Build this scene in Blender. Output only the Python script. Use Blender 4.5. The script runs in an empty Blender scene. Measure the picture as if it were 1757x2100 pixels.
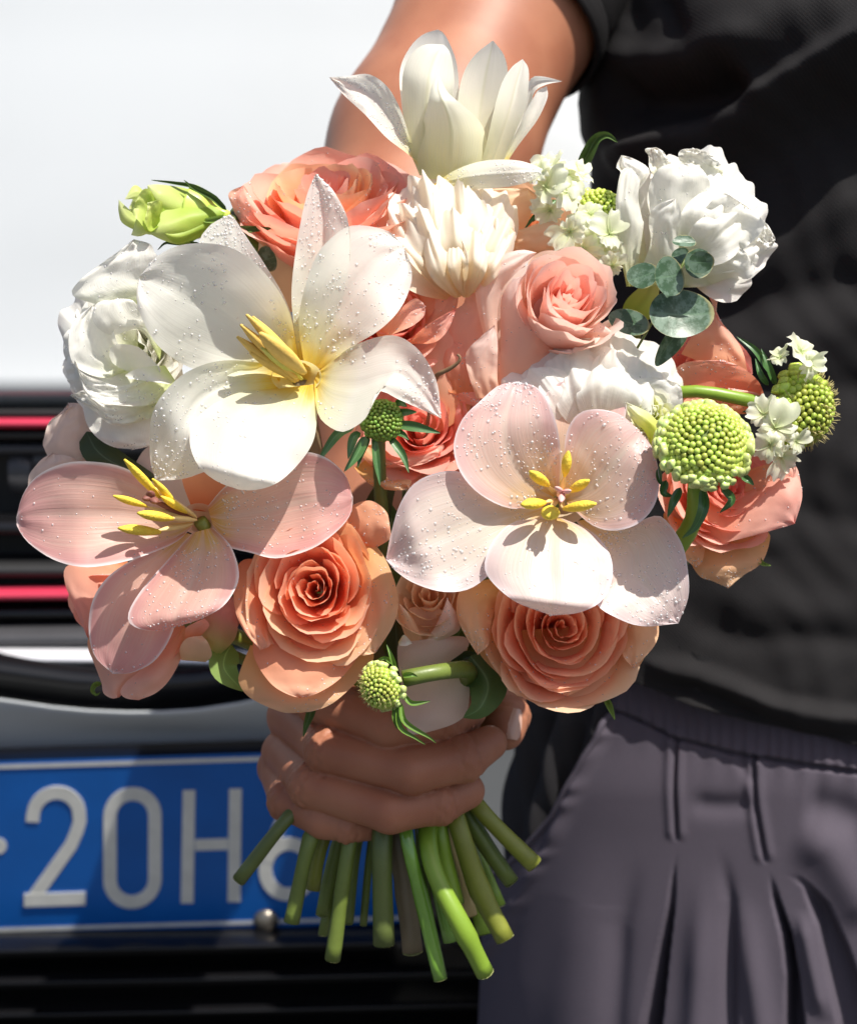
import bpy, math, random
import numpy as np
from math import sin, cos, pi, radians
from mathutils import Vector, Matrix, Quaternion, noise as mnoise

# ------------------------------------------------------------------ camera, world, sun, exposure
scene = bpy.context.scene
COL = scene.collection
FPX = 3095.0                 # focal length in units of the 1757 x 2100 measuring grid
PITCH = 8.0
CAM = np.array([0.0, 0.0, 1.2])
cam_data = bpy.data.cameras.new('camera')
cam = bpy.data.objects.new('camera', cam_data)
COL.objects.link(cam)
scene.camera = cam
cam.location = CAM
cam.rotation_euler = (radians(90 - PITCH), 0, 0)
cam_data.sensor_fit = 'VERTICAL'
cam_data.sensor_height = 24.0
cam_data.lens = 24.0 * FPX / 2100.0
cam_data.clip_start = 0.02
cam_data.clip_end = 300
cam_data.dof.use_dof = True
cam_data.dof.focus_distance = 0.605
cam_data.dof.aperture_fstop = 7.5

SUN_EL, SUN_AZ = 60.0, 43.0      # azimuth measured from behind the camera towards the right
sdir = Vector((sin(radians(SUN_AZ)) * cos(radians(SUN_EL)), -cos(radians(SUN_AZ)) * cos(radians(SUN_EL)), sin(radians(SUN_EL))))
world = bpy.data.worlds.new('World')
scene.world = world
world.use_nodes = True
wn = world.node_tree
bg = wn.nodes['Background']
sky = wn.nodes.new('ShaderNodeTexSky')
sky.sky_type = 'NISHITA'
sky.sun_disc = False
sky.sun_elevation = radians(SUN_EL)
sky.sun_rotation = math.atan2(sdir.x, sdir.y)
wn.links.new(sky.outputs[0], bg.inputs[0])
sky.dust_density = 2.5
sky.air_density = 0.9
bg.inputs[1].default_value = 0.095
sun_data = bpy.data.lights.new('sun', 'SUN')
sun_data.energy = 5.0
sun_data.angle = radians(0.53)
sun_data.color = (1.0, 0.955, 0.88)
sun = bpy.data.objects.new('sun', sun_data)
COL.objects.link(sun)
sun.rotation_euler = sdir.to_track_quat('Z', 'Y').to_euler()
sun.location = (0.5, -0.5, 4)
scene.view_settings.view_transform = 'Standard'
scene.view_settings.look = 'None'
scene.view_settings.exposure = 0.42
scene.view_settings.gamma = 1.0
scene.view_settings.use_curve_mapping = False
scene.render.engine = 'CYCLES'
scene.cycles.use_denoising = True
scene.cycles.max_bounces = 12
scene.cycles.diffuse_bounces = 7
scene.cycles.transmission_bounces = 8
scene.cycles.transparent_max_bounces = 12
scene.cycles.caustics_reflective = False
scene.cycles.caustics_refractive = False

# ------------------------------------------------------------------ measuring helpers
cp, sp_ = cos(radians(PITCH)), sin(radians(PITCH))
FWD = np.array([0, cp, -sp_]); UP = np.array([0, sp_, cp]); RT = np.array([1.0, 0, 0])
D0 = 0.65

def P(px, py, d):
    px = np.asarray(px, float); py = np.asarray(py, float); d = np.asarray(d, float)
    px, py, d = np.broadcast_arrays(px, py, d)
    return CAM + d[..., None] * (FWD + ((px - 878.5) / FPX)[..., None] * RT - ((py - 1050) / FPX)[..., None] * UP)

def E(px, py, e):            # e: centimetres in front of the middle plane of the bouquet
    return P(px, py, D0 - np.asarray(e, float) / 100.0)

def PV(px, py, Y):           # the point of that ray on the vertical plane y = Y
    px = np.asarray(px, float); py = np.asarray(py, float); Y = np.asarray(Y, float)
    px, py, Y = np.broadcast_arrays(px, py, Y)
    r = FWD + ((px - 878.5) / FPX)[..., None] * RT - ((py - 1050) / FPX)[..., None] * UP
    return CAM + r * (Y / r[..., 1])[..., None]

def AX(x, y, z):             # direction: right, up, towards the viewer
    v = x * RT + y * UP - z * FWD
    return v / np.linalg.norm(v)

def cv(s, ox, oy):
    return lambda pts: [(ox + s * p[0], oy + s * p[1]) for p in pts]
c1 = cv(.51354, 0, 287.1); c2 = cv(.53315, 820.3, 246.1); c3 = cv(.51354, 0, 861.3); c4 = cv(.56022, 738.2, 738.2)
c5 = cv(.42017, 410.1, 1353.4); c6 = cv(.6732, 574.2, 0)
cz1 = cv(.27078, 459.3, 295.3); cz2 = cv(.30813, 803.9, 311.7); cz3 = cv(.21476, 705.4, 705.4); cz4 = cv(.25210, 82, 1132); cz5 = cv(.18749, 738.2, 1132)

def sstep(a, b, x):
    t = np.clip((np.asarray(x, float) - a) / (b - a), 0, 1)
    return t * t * (3 - 2 * t)

def cat(pts, n, closed=False):
    """Catmull-Rom through the points, resampled to n points of even arc length"""
    p = np.asarray(pts, float)
    if len(p) == 2:
        t = np.linspace(0, 1, n)[:, None]
        return p[0] * (1 - t) + p[1] * t
    q = np.vstack([2 * p[0] - p[1], p, 2 * p[-1] - p[-2]])
    out = []
    for i in range(1, len(q) - 2):
        t = np.linspace(0, 1, 14, endpoint=False)[:, None]
        a, b, c, d = q[i - 1], q[i], q[i + 1], q[i + 2]
        out.append(.5 * ((2 * b) + (c - a) * t + (2 * a - 5 * b + 4 * c - d) * t ** 2 + (3 * b - a - 3 * c + d) * t ** 3))
    out.append(p[-1][None])
    s = np.vstack(out)
    L = np.concatenate([[0], np.cumsum(np.linalg.norm(np.diff(s, axis=0), axis=1))])
    x = np.linspace(0, L[-1], n)
    return np.stack([np.interp(x, L, s[:, k]) for k in range(s.shape[1])], 1)

def prof(vals, n):
    """smooth profile over 0..1"""
    v = np.asarray(vals, float)
    if v.ndim == 0 or len(v) == 1:
        return np.full(n, float(v.ravel()[0]))
    return cat(np.stack([np.linspace(0, 1, len(v)), v], 1), n)[:, 1]

def nz(x, y, z=0.0, o=2):
    return mnoise.fractal(Vector((x, y, z)), 1.0, 2.0, o)

# ------------------------------------------------------------------ objects
def base_of(o):
    while o.parent: o = o.parent
    return np.array(o.location)

def setp(o, label=None, cat_=None, group=None, kind=None):
    if label: o['label'] = label
    if cat_: o['category'] = cat_
    if group: o['group'] = group
    if kind: o['kind'] = kind
    return o

def thing(name, label, cat_, loc, group=None):
    o = bpy.data.objects.new(name, None)
    o.empty_display_size = .02
    COL.objects.link(o)
    o.location = loc
    return setp(o, label, cat_, group)

def link_mesh(name, me, parent=None, origin=None):
    o = bpy.data.objects.new(name, me)
    COL.objects.link(o)
    if parent: o.parent = parent
    elif origin is not None: o.location = origin
    return o

def mesh(name, V, F, mat, parent=None, uv=None, smooth=True, origin=None, kind=None, label=None):
    V = np.asarray(V, float).reshape(-1, 3)
    off = base_of(parent) if parent else (np.asarray(origin, float) if origin is not None else np.zeros(3))
    me = bpy.data.meshes.new(name)
    if isinstance(F, np.ndarray):
        n, k = F.shape
        me.vertices.add(len(V)); me.vertices.foreach_set('co', (V - off).astype(np.float32).ravel())
        me.loops.add(n * k); me.loops.foreach_set('vertex_index', F.astype(np.int32).ravel())
        me.polygons.add(n); me.polygons.foreach_set('loop_start', np.arange(0, n * k, k, dtype=np.int32))
        me.update(calc_edges=True)
    else:
        me.from_pydata([tuple(v) for v in (V - off)], [], F)
        me.update()
    if uv is not None:
        lay = me.uv_layers.new(name='UVMap')
        li = np.empty(len(me.loops), dtype=np.int32); me.loops.foreach_get('vertex_index', li)
        lay.data.foreach_set('uv', np.asarray(uv, np.float32)[li].ravel())
    if smooth:
        me.polygons.foreach_set('use_smooth', np.ones(len(me.polygons), dtype=bool))
    me.materials.append(mat)
    o = link_mesh(name, me, parent, off if origin is not None else None)
    if kind: o['kind'] = kind
    if label: o['label'] = label
    return o

def grid_faces(nv, nu, wrap=False):
    i = np.arange(nv - 1)[:, None]
    j = np.arange(nu if wrap else nu - 1)[None, :]
    j2 = (j + 1) % nu
    return np.stack([i * nu + j, i * nu + j2, (i + 1) * nu + j2, (i + 1) * nu + j], -1).reshape(-1, 4)

def grid_uv(nv, nu):
    v, u = np.meshgrid(np.linspace(0, 1, nv), np.linspace(0, 1, nu), indexing='ij')
    return np.stack([u.ravel(), v.ravel()], 1)

def grid_normals(G):
    du = np.gradient(G, axis=1); dv = np.gradient(G, axis=0)
    n = np.cross(du, dv)
    return n / (np.linalg.norm(n, axis=-1, keepdims=True) + 1e-12)

def tube_data(pts, rad, ns=10, n=24, caps=True, flat=1.0, taper=None):
    pts = np.asarray(pts, float)
    c = cat(pts, n)
    r = prof(rad, n)
    T = np.gradient(c, axis=0); T /= np.linalg.norm(T, axis=1, keepdims=True)
    ref = np.array([0, 0, 1.0]) if abs(T[0][2]) < .9 else np.array([1.0, 0, 0])
    a = np.cross(ref, T[0]); a /= np.linalg.norm(a)
    V = []
    for i in range(n):
        a = a - T[i] * np.dot(a, T[i]); a /= np.linalg.norm(a)
        b = np.cross(T[i], a)
        th = np.linspace(0, 2 * pi, ns, endpoint=False)
        V.append(c[i] + r[i] * (np.cos(th)[:, None] * a + flat * np.sin(th)[:, None] * b))
    V = np.array(V).reshape(-1, 3)
    F = [tuple(f) for f in grid_faces(n, ns, True)]
    if caps:
        V = np.vstack([V, c[0], c[-1]])
        k = n * ns
        F += [(k, (j + 1) % ns, j) for j in range(ns)]
        F += [(k + 1, (n - 1) * ns + j, (n - 1) * ns + (j + 1) % ns) for j in range(ns)]
    return V, F

def tube(name, pts, rad, mat, parent, ns=10, n=24, flat=1.0, **kw):
    V, F = tube_data(pts, rad, ns, n, True, flat)
    return mesh(name, V, F, mat, parent, **kw)

def merge(parts):
    V, F, k = [], [], 0
    for v, f in parts:
        V.append(np.asarray(v).reshape(-1, 3)); F += [tuple(int(i) + k for i in q) for q in f]; k += len(V[-1])
    return np.vstack(V), F

# ------------------------------------------------------------------ materials
def newmat(name):
    m = bpy.data.materials.new(name); m.use_nodes = True
    nt = m.node_tree
    b = nt.nodes['Principled BSDF']
    return m, nt, b

def N(nt, t, **kw):
    n = nt.nodes.new(t)
    for k, v in kw.items():
        if hasattr(n, k): setattr(n, k, v)
        else: n.inputs[k.replace('_', ' ')].default_value = v
    return n

def ramp(nt, stops, inp):
    r = nt.nodes.new('ShaderNodeValToRGB')
    while len(r.color_ramp.elements) < len(stops): r.color_ramp.elements.new(.5)
    for e, (p, c) in zip(r.color_ramp.elements, stops):
        e.position = p; e.color = (*c, 1)
    nt.links.new(inp, r.inputs[0])
    return r.outputs[0]

def mixc(nt, fac, a, b, mode='MIX'):
    m = nt.nodes.new('ShaderNodeMix'); m.data_type = 'RGBA'; m.blend_type = mode
    for k, x in ((0, fac), (6, a), (7, b)):
        if isinstance(x, (int, float)): m.inputs[k].default_value = x
        elif isinstance(x, tuple): m.inputs[k].default_value = (*x, 1) if len(x) == 3 else x
        else: nt.links.new(x, m.inputs[k])
    return m.outputs[2]

def mth(nt, op, a, b=None, c=None):
    m = nt.nodes.new('ShaderNodeMath'); m.operation = op
    for k, x in enumerate((a, b, c)):
        if x is None: continue
        if isinstance(x, (int, float)): m.inputs[k].default_value = x
        else: nt.links.new(x, m.inputs[k])
    return m.outputs[0]

def bump(nt, h, strength, dist=.001, normal=None):
    b = nt.nodes.new('ShaderNodeBump'); b.inputs['Strength'].default_value = strength; b.inputs['Distance'].default_value = dist
    nt.links.new(h, b.inputs['Height'])
    return b.outputs[0]

def simple(name, col, rough=.5, metal=0.0, spec=.5, nscale=0, namt=.15, bscale=0, bstr=.2, bdist=.001, coat=0, emis=None):
    m, nt, b = newmat(name)
    b.inputs['Base Color'].default_value = (*col, 1)
    b.inputs['Roughness'].default_value = rough
    b.inputs['Metallic'].default_value = metal
    b.inputs['Specular IOR Level'].default_value = spec
    b.inputs['Coat Weight'].default_value = coat
    tc = nt.nodes.new('ShaderNodeTexCoord')
    if nscale:
        t = N(nt, 'ShaderNodeTexNoise'); t.inputs['Scale'].default_value = nscale; t.inputs['Detail'].default_value = 4
        nt.links.new(tc.outputs['Object'], t.inputs['Vector'])
        f = mth(nt, 'MULTIPLY_ADD', t.outputs[0], 2 * namt, 1 - namt)
        v = nt.nodes.new('ShaderNodeVectorMath'); v.operation = 'SCALE'
        v.inputs[0].default_value = col; nt.links.new(f, v.inputs[3])
        nt.links.new(v.outputs[0], b.inputs['Base Color'])
    if bscale:
        t = N(nt, 'ShaderNodeTexNoise'); t.inputs['Scale'].default_value = bscale; t.inputs['Detail'].default_value = 3
        nt.links.new(tc.outputs['Object'], t.inputs['Vector'])
        nt.links.new(bump(nt, t.outputs[0], bstr, bdist), b.inputs['Normal'])
    return m

def petal_mat(name, stops, edge=None, edge_w=.12, vein=.0, vein_col=None, trans=.46, tcol=None, rough=.45, spec=.35, var=.06, wrinkle=.25, rib=None, vscale=38.0, sheen=.0, blush=None, vb=.0):
    m, nt, b = newmat(name)
    tc = nt.nodes.new('ShaderNodeTexCoord')
    sep = nt.nodes.new('ShaderNodeSeparateXYZ'); nt.links.new(tc.outputs['UV'], sep.inputs[0])
    u, v = sep.outputs[0], sep.outputs[1]
    oi = nt.nodes.new('ShaderNodeObjectInfo')
    # slow mottling in v so bands are not exact
    n1 = N(nt, 'ShaderNodeTexNoise'); n1.inputs['Scale'].default_value = 70; n1.inputs['Detail'].default_value = 3
    nt.links.new(tc.outputs['Object'], n1.inputs['Vector'])
    vv = mth(nt, 'ADD', v, mth(nt, 'MULTIPLY_ADD', n1.outputs[0], .16, -.08))
    c = ramp(nt, stops, vv)
    au = mth(nt, 'ABSOLUTE', mth(nt, 'MULTIPLY_ADD', u, 2.0, -1.0))
    mp = nt.nodes.new('ShaderNodeMapping'); mp.inputs['Scale'].default_value = (vscale, 1.6, 1)
    cmb = nt.nodes.new('ShaderNodeCombineXYZ')
    # streaks follow the outline: u is squeezed with v
    nt.links.new(mth(nt, 'MULTIPLY', mth(nt, 'MULTIPLY_ADD', u, 2.0, -1.0), mth(nt, 'MULTIPLY_ADD', v, -.35, 1.0)), cmb.inputs[0])
    nt.links.new(v, cmb.inputs[1]); nt.links.new(oi.outputs['Random'], cmb.inputs[2])
    nt.links.new(cmb.outputs[0], mp.inputs['Vector'])
    n2 = N(nt, 'ShaderNodeTexNoise'); n2.inputs['Scale'].default_value = 1.0; n2.inputs['Detail'].default_value = 3; n2.inputs['Roughness'].default_value = .6
    nt.links.new(mp.outputs[0], n2.inputs['Vector'])
    if vein > 0:
        st = mth(nt, 'MULTIPLY', sm(nt, n2.outputs[0], .42, .68), vein)
        c = mixc(nt, st, c, vein_col or (1, .9, .85))
    if rib is not None:
        rr = sm(nt, mth(nt, 'ADD', au, mth(nt, 'MULTIPLY', n2.outputs[0], .12)), .17, .06)
        c = mixc(nt, mth(nt, 'MULTIPLY', rr, .55), c, rib)
    if blush is not None:   # warm tint near (not at) the margin
        bb = mth(nt, 'MULTIPLY', sm(nt, mth(nt, 'MAXIMUM', au, mth(nt, 'MULTIPLY', v, .95)), .55, .9), .6)
        c = mixc(nt, bb, c, blush)
    if edge is not None:
        ee = mth(nt, 'MAXIMUM', au, mth(nt, 'MULTIPLY_ADD', v, 1.0, 0.0))
        ee = sm(nt, mth(nt, 'ADD', ee, mth(nt, 'MULTIPLY_ADD', n2.outputs[0], .06, -.03)), 1 - edge_w, 1.0)
        c = mixc(nt, ee, c, edge)
    hs = nt.nodes.new('ShaderNodeHueSaturation')
    nt.links.new(c, hs.inputs['Color'])
    nt.links.new(mth(nt, 'MULTIPLY_ADD', oi.outputs['Random'], var * .12, .5 - var * .06), hs.inputs['Hue'])
    nt.links.new(mth(nt, 'MULTIPLY_ADD', oi.outputs['Random'], -2 * var, 1 + var), hs.inputs['Value'])
    c = hs.outputs[0]
    nt.links.new(c, b.inputs['Base Color'])
    b.inputs['Roughness'].default_value = rough
    b.inputs['Specular IOR Level'].default_value = spec
    b.inputs['Sheen Weight'].default_value = sheen
    n3 = N(nt, 'ShaderNodeTexNoise'); n3.inputs['Scale'].default_value = 260; n3.inputs['Detail'].default_value = 4
    nt.links.new(tc.outputs['Object'], n3.inputs['Vector'])
    h = mth(nt, 'ADD', mth(nt, 'MULTIPLY', n2.outputs[0], vb), mth(nt, 'MULTIPLY', n3.outputs[0], wrinkle))
    bn = bump(nt, h, .6, .0009)
    nt.links.new(bn, b.inputs['Normal'])
    tr = nt.nodes.new('ShaderNodeBsdfTranslucent')
    nt.links.new(bn, tr.inputs['Normal'])
    if tcol: nt.links.new(mixc(nt, 1.0, c, tcol, 'MULTIPLY'), tr.inputs[0])
    else: nt.links.new(c, tr.inputs[0])
    ms = nt.nodes.new('ShaderNodeMixShader'); ms.inputs[0].default_value = trans
    nt.links.new(b.outputs[0], ms.inputs[1]); nt.links.new(tr.outputs[0], ms.inputs[2])
    nt.links.new(ms.outputs[0], nt.nodes['Material Output'].inputs[0])
    return m

def sm(nt, x, a, b):
    mr = nt.nodes.new('ShaderNodeMapRange'); mr.interpolation_type = 'SMOOTHSTEP'
    if b < a:
        mr.inputs['From Min'].default_value = b; mr.inputs['From Max'].default_value = a
        mr.inputs['To Min'].default_value = 1; mr.inputs['To Max'].default_value = 0
    else:
        mr.inputs['From Min'].default_value = a; mr.inputs['From Max'].default_value = b
    nt.links.new(x, mr.inputs['Value'])
    return mr.outputs[0]

M = {}
M['tulip_white'] = petal_mat('white_tulip_petal', [(0.0, (.80, .52, .03)), (.07, (.85, .66, .10)), (.17, (.82, .80, .48)), (.34, (.86, .86, .76)), (1, (.90, .89, .85))],
                             vein=.15, vein_col=(.84, .84, .78), trans=.46, rough=.42, spec=.4, var=.015, wrinkle=.10, vb=.18)
M['tulip_cream'] = petal_mat('cream_tulip_petal', [(0.0, (.70, .70, .33)), (.25, (.82, .80, .56)), (.6, (.86, .84, .72)), (1, (.90, .89, .83))],
                             vein=.35, vein_col=(.74, .74, .62), trans=.46, rough=.42, spec=.4, var=.02, wrinkle=.10, vb=.25, rib=(.72, .72, .52))
M['tulip_pink'] = petal_mat('pink_tulip_petal', [(0.0, (.78, .42, .04)), (.10, (.78, .50, .16)), (.22, (.85, .53, .39)), (.6, (.86, .52, .44)), (1, (.87, .50, .46))],
                            edge=(.92, .85, .84), edge_w=.09, vein=.6, vein_col=(.86, .62, .52), trans=.46, rough=.38, spec=.45, var=.03, wrinkle=.08, vb=.3, rib=(.84, .60, .50), vscale=26, blush=(.70, .33, .34))
M['tulip_blush'] = petal_mat('blush_tulip_petal', [(0.0, (.80, .45, .05)), (.12, (.82, .58, .24)), (.27, (.85, .64, .48)), (.6, (.86, .63, .56)), (1, (.85, .60, .58))],
                             edge=(.90, .80, .82), edge_w=.07, vein=.5, vein_col=(.88, .76, .68), trans=.46, rough=.36, spec=.4, var=.03, wrinkle=.08, vb=.3, rib=(.86, .74, .62), vscale=30, blush=(.80, .52, .54))
M['tulip_blush_pale'] = petal_mat('pale_tulip_petal', [(0.0, (.82, .48, .06)), (.12, (.84, .66, .36)), (.27, (.88, .77, .63)), (.6, (.90, .79, .71)), (1, (.90, .76, .72))],
                             edge=(.92, .84, .86), edge_w=.07, vein=.5, vein_col=(.92, .86, .79), trans=.46, rough=.36, spec=.4, var=.03, wrinkle=.08, vb=.3, rib=(.88, .80, .66), vscale=30, blush=(.82, .64, .66))
M['rose_orange'] = petal_mat('orange_rose_petal', [(0.0, (.80, .22, .08)), (.45, (.92, .43, .25)), (.8, (.94, .52, .34)), (1, (.94, .59, .42))], trans=.46, tcol=(1, .8, .7), rough=.55, spec=.2, var=.05, wrinkle=.2)
M['rose_apricot'] = petal_mat('apricot_rose_petal', [(0.0, (.86, .44, .14)), (.5, (.93, .54, .31)), (.85, (.94, .61, .38)), (1, (.94, .66, .45))], trans=.46, tcol=(1, .85, .7), rough=.55, spec=.2, var=.04, wrinkle=.2)
M['rose_coral'] = petal_mat('coral_rose_petal', [(0.0, (.86, .34, .16)), (.5, (.94, .50, .38)), (.85, (.94, .52, .43)), (1, (.92, .43, .37))], trans=.46, tcol=(1, .75, .7), rough=.5, spec=.25, var=.06, wrinkle=.2)
M['rose_salmon'] = petal_mat('salmon_rose_petal', [(0.0, (.90, .48, .24)), (.5, (.94, .55, .42)), (.85, (.95, .59, .48)), (1, (.94, .56, .47))], trans=.46, tcol=(1, .8, .7), rough=.5, spec=.25, var=.05, wrinkle=.2)
M['rose_pink'] = petal_mat('pale_pink_rose_petal', [(0.0, (.94, .58, .38)), (.4, (.95, .70, .57)), (.75, (.95, .78, .70)), (1, (.95, .83, .78))], trans=.48, tcol=(1, .82, .75), rough=.5, spec=.25, var=.03, wrinkle=.25)
M['rose_pink_core'] = petal_mat('pink_rose_core_petal', [(0.0, (.94, .48, .36)), (.6, (.95, .60, .50)), (1, (.95, .69, .61))], trans=.48, tcol=(1, .8, .75), rough=.5, spec=.25, var=.03, wrinkle=.2)
M['rose_cream'] = petal_mat('cream_peach_rose_petal', [(0.0, (.90, .60, .34)), (.5, (.92, .68, .47)), (1, (.92, .75, .58))], trans=.46, tcol=(1, .85, .7), rough=.55, spec=.2, var=.04, wrinkle=.2)
M['rose_pale_outer'] = petal_mat('pale_rose_outer_petal', [(0.0, (.80, .72, .50)), (.5, (.84, .66, .55)), (1, (.85, .68, .62))], trans=.46, tcol=(1, .85, .8), rough=.55, spec=.2, var=.03, wrinkle=.2)
M['rose_green_pink'] = petal_mat('green_pink_rose_petal', [(0.0, (.36, .46, .06)), (.35, (.62, .52, .20)), (.7, (.80, .34, .30)), (1, (.82, .42, .38))], trans=.42, rough=.5, spec=.25, var=.04)
M['carnation'] = petal_mat('cream_carnation_petal', [(0.0, (.84, .62, .32)), (.4, (.90, .80, .60)), (.7, (.92, .87, .76)), (1, (.93, .90, .84))], trans=.46, tcol=(1, .93, .8), rough=.55, spec=.25, var=.03, wrinkle=.3)
M['liz_white'] = petal_mat('white_lisianthus_petal', [(0.0, (.62, .70, .26)), (.22, (.80, .82, .62)), (.45, (.90, .89, .82)), (1, (.93, .915, .87))], trans=.46, rough=.5, spec=.22, var=.02, wrinkle=.3, vb=.2)
M['liz_shade'] = petal_mat('blush_lisianthus_petal', [(0.0, (.70, .56, .42)), (.5, (.78, .62, .54)), (1, (.82, .68, .62))], trans=.46, rough=.55, spec=.2, var=.03, wrinkle=.25)  # pale pink petals, this flower's own colour
M['liz_green'] = petal_mat('green_lisianthus_petal', [(0.0, (.33, .50, .04)), (.5, (.56, .68, .14)), (.85, (.72, .78, .32)), (1, (.80, .83, .50))], trans=.46, rough=.45, spec=.35, var=.05, wrinkle=.15)
M['liz_lemon'] = petal_mat('lemon_lisianthus_petal', [(0.0, (.64, .74, .05)), (.5, (.78, .82, .22)), (.85, (.86, .86, .55)), (1, (.90, .90, .78))], trans=.46, rough=.45, spec=.3, var=.03)
M['floret'] = petal_mat('white_floret_petal', [(0.0, (.66, .74, .40)), (.3, (.84, .87, .62)), (1, (.90, .91, .78))], trans=.46, rough=.5, spec=.3, var=.04, wrinkle=.2)

def leaf_mat(name, base, tip, rough=.4, spec=.5, mott=None, trans=.15, edge=None, scale=160):
    m, nt, b = newmat(name)
    tc = nt.nodes.new('ShaderNodeTexCoord')
    sep = nt.nodes.new('ShaderNodeSeparateXYZ'); nt.links.new(tc.outputs['UV'], sep.inputs[0])
    n1 = N(nt, 'ShaderNodeTexNoise'); n1.inputs['Scale'].default_value = scale; n1.inputs['Detail'].default_value = 6; n1.inputs['Roughness'].default_value = .65
    nt.links.new(tc.outputs['Object'], n1.inputs['Vector'])
    c = mixc(nt, sep.outputs[1], base, tip)
    if mott: c = mixc(nt, mth(nt, 'MULTIPLY', sm(nt, n1.outputs[0], .44, .58), .9), c, mott)
    else: c = mixc(nt, mth(nt, 'MULTIPLY', n1.outputs[0], .35), c, tuple(x * .55 for x in base))
    au = mth(nt, 'ABSOLUTE', mth(nt, 'MULTIPLY_ADD', sep.outputs[0], 2.0, -1.0))
    c = mixc(nt, mth(nt, 'MULTIPLY', sm(nt, au, .07, .02), .5), c, tuple(min(1, x * 2 + .05) for x in base))
    if edge: c = mixc(nt, sm(nt, mth(nt, 'MAXIMUM', au, sep.outputs[1]), .93, .99), c, edge)
    nt.links.new(c, b.inputs['Base Color'])
    b.inputs['Roughness'].default_value = rough; b.inputs['Specular IOR Level'].default_value = spec
    bn = bump(nt, n1.outputs[0], .35, .0006); nt.links.new(bn, b.inputs['Normal'])
    tr = nt.nodes.new('ShaderNodeBsdfTranslucent'); nt.links.new(c, tr.inputs[0])
    ms = nt.nodes.new('ShaderNodeMixShader'); ms.inputs[0].default_value = trans
    nt.links.new(b.outputs[0], ms.inputs[1]); nt.links.new(tr.outputs[0], ms.inputs[2])
    nt.links.new(ms.outputs[0], nt.nodes['Material Output'].inputs[0])
    return m
M['eucalyptus'] = leaf_mat('eucalyptus_leaf', (.040, .085, .040), (.05, .10, .05), .38, .5, mott=(.13, .20, .14), trans=.06, edge=(.32, .30, .14), scale=230)
M['leaf'] = leaf_mat('rose_leaf', (.075, .13, .035), (.10, .17, .045), .5, .4, trans=.15)
M['leaf_lime'] = leaf_mat('young_rose_leaf', (.20, .32, .06), (.26, .38, .10), .5, .4, trans=.3)
M['leaf_dark'] = leaf_mat('dark_leaf', (.045, .065, .02), (.06, .08, .025), .5, .4, trans=.1)
M['bract'] = leaf_mat('scabious_bract', (.07, .17, .04), (.06, .15, .05), .35, .6, trans=.1)
M['bract_lime'] = leaf_mat('lime_bract', (.16, .30, .04), (.12, .22, .05), .4, .5, trans=.2)
M['stem_green'] = simple('green_stem', (.125, .17, .03), .42, nscale=70, namt=.35, bscale=500, bstr=.2, bdist=.0004)
M['stem_dark'] = simple('dark_green_stem', (.095, .125, .03), .42, nscale=70, namt=.35, bscale=500, bstr=.2, bdist=.0004)
M['stem_olive'] = simple('olive_stem', (.20, .22, .03), .42, nscale=70, namt=.3, bscale=500, bstr=.2, bdist=.0004)
M['stem_lime'] = simple('lime_stem', (.20, .32, .03), .38, nscale=60, namt=.2, bscale=500, bstr=.2, bdist=.0004)
M['stem_wet'] = simple('wet_green_stem', (.16, .33, .04), .18, spec=.8, nscale=60, namt=.3, bscale=300, bstr=.25, bdist=.0005)
M['stem_brown'] = simple('brownish_stem', (.17, .13, .075), .5, nscale=60, namt=.3, bscale=500, bstr=.2, bdist=.0004)
M['stem_tan'] = simple('tan_stem', (.58, .44, .20), .5, nscale=60, namt=.3)
M['anther'] = simple('yellow_anther', (.78, .52, .12), .6, nscale=300, namt=.15, bscale=900, bstr=.5, bdist=.0004)
M['anther_bright'] = simple('bright_pollen_anther', (.84, .62, .06), .7, nscale=400, namt=.2, bscale=900, bstr=.9, bdist=.0006)
M['filament'] = simple('cream_filament', (.80, .60, .26), .5, nscale=300, namt=.1)
M['pistil_green'] = simple('green_pistil', (.60, .58, .12), .45)
M['pistil_brown'] = simple('brown_stigma', (.22, .08, .06), .6)
M['pistil_pink'] = simple('pink_stigma', (.78, .42, .38), .5)
M['bud_lime'] = simple('lime_floret_bud', (.46, .58, .10), .35, nscale=250, namt=.25)
M['bud_pale'] = simple('pale_floret_bud', (.58, .70, .24), .35, nscale=250, namt=.2)
M['bud_dark'] = simple('dark_floret_bud', (.16, .27, .035), .4, nscale=250, namt=.3)
M['bud_olive'] = simple('olive_floret_bud', (.36, .44, .06), .4, nscale=250, namt=.3)
M['head_core'] = simple('scabious_receptacle', (.12, .17, .025), .6)
M['bristle'] = simple('tan_bristle', (.45, .38, .16), .6)
M['twig'] = simple('brown_twig', (.20, .12, .06), .6, nscale=200, namt=.4)

m, nt, b = newmat('dew_water')
b.inputs['Base Color'].default_value = (1, 1, 1, 1); b.inputs['Roughness'].default_value = .02; b.inputs['IOR'].default_value = 1.33
b.inputs['Transmission Weight'].default_value = 1.0
tr = nt.nodes.new('ShaderNodeBsdfTransparent'); gl = nt.nodes.new('ShaderNodeBsdfGlossy'); gl.inputs['Roughness'].default_value = .3
lw = nt.nodes.new('ShaderNodeFresnel'); lw.inputs[0].default_value = 1.40
m1 = nt.nodes.new('ShaderNodeMixShader'); df = nt.nodes.new('ShaderNodeBsdfDiffuse'); df.inputs[0].default_value = (.93, .93, .93, 1)
m0 = nt.nodes.new('ShaderNodeMixShader'); m0.inputs[0].default_value = .26; nt.links.new(tr.outputs[0], m0.inputs[1]); nt.links.new(df.outputs[0], m0.inputs[2])  # white diffuse share paints in the brightness that drops gain as lenses
m1.inputs[0].default_value = .16; nt.links.new(m0.outputs[0], m1.inputs[1]); nt.links.new(gl.outputs[0], m1.inputs[2])
nt.links.new(m1.outputs[0], nt.nodes['Material Output'].inputs[0])
M['dew'] = m

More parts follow.
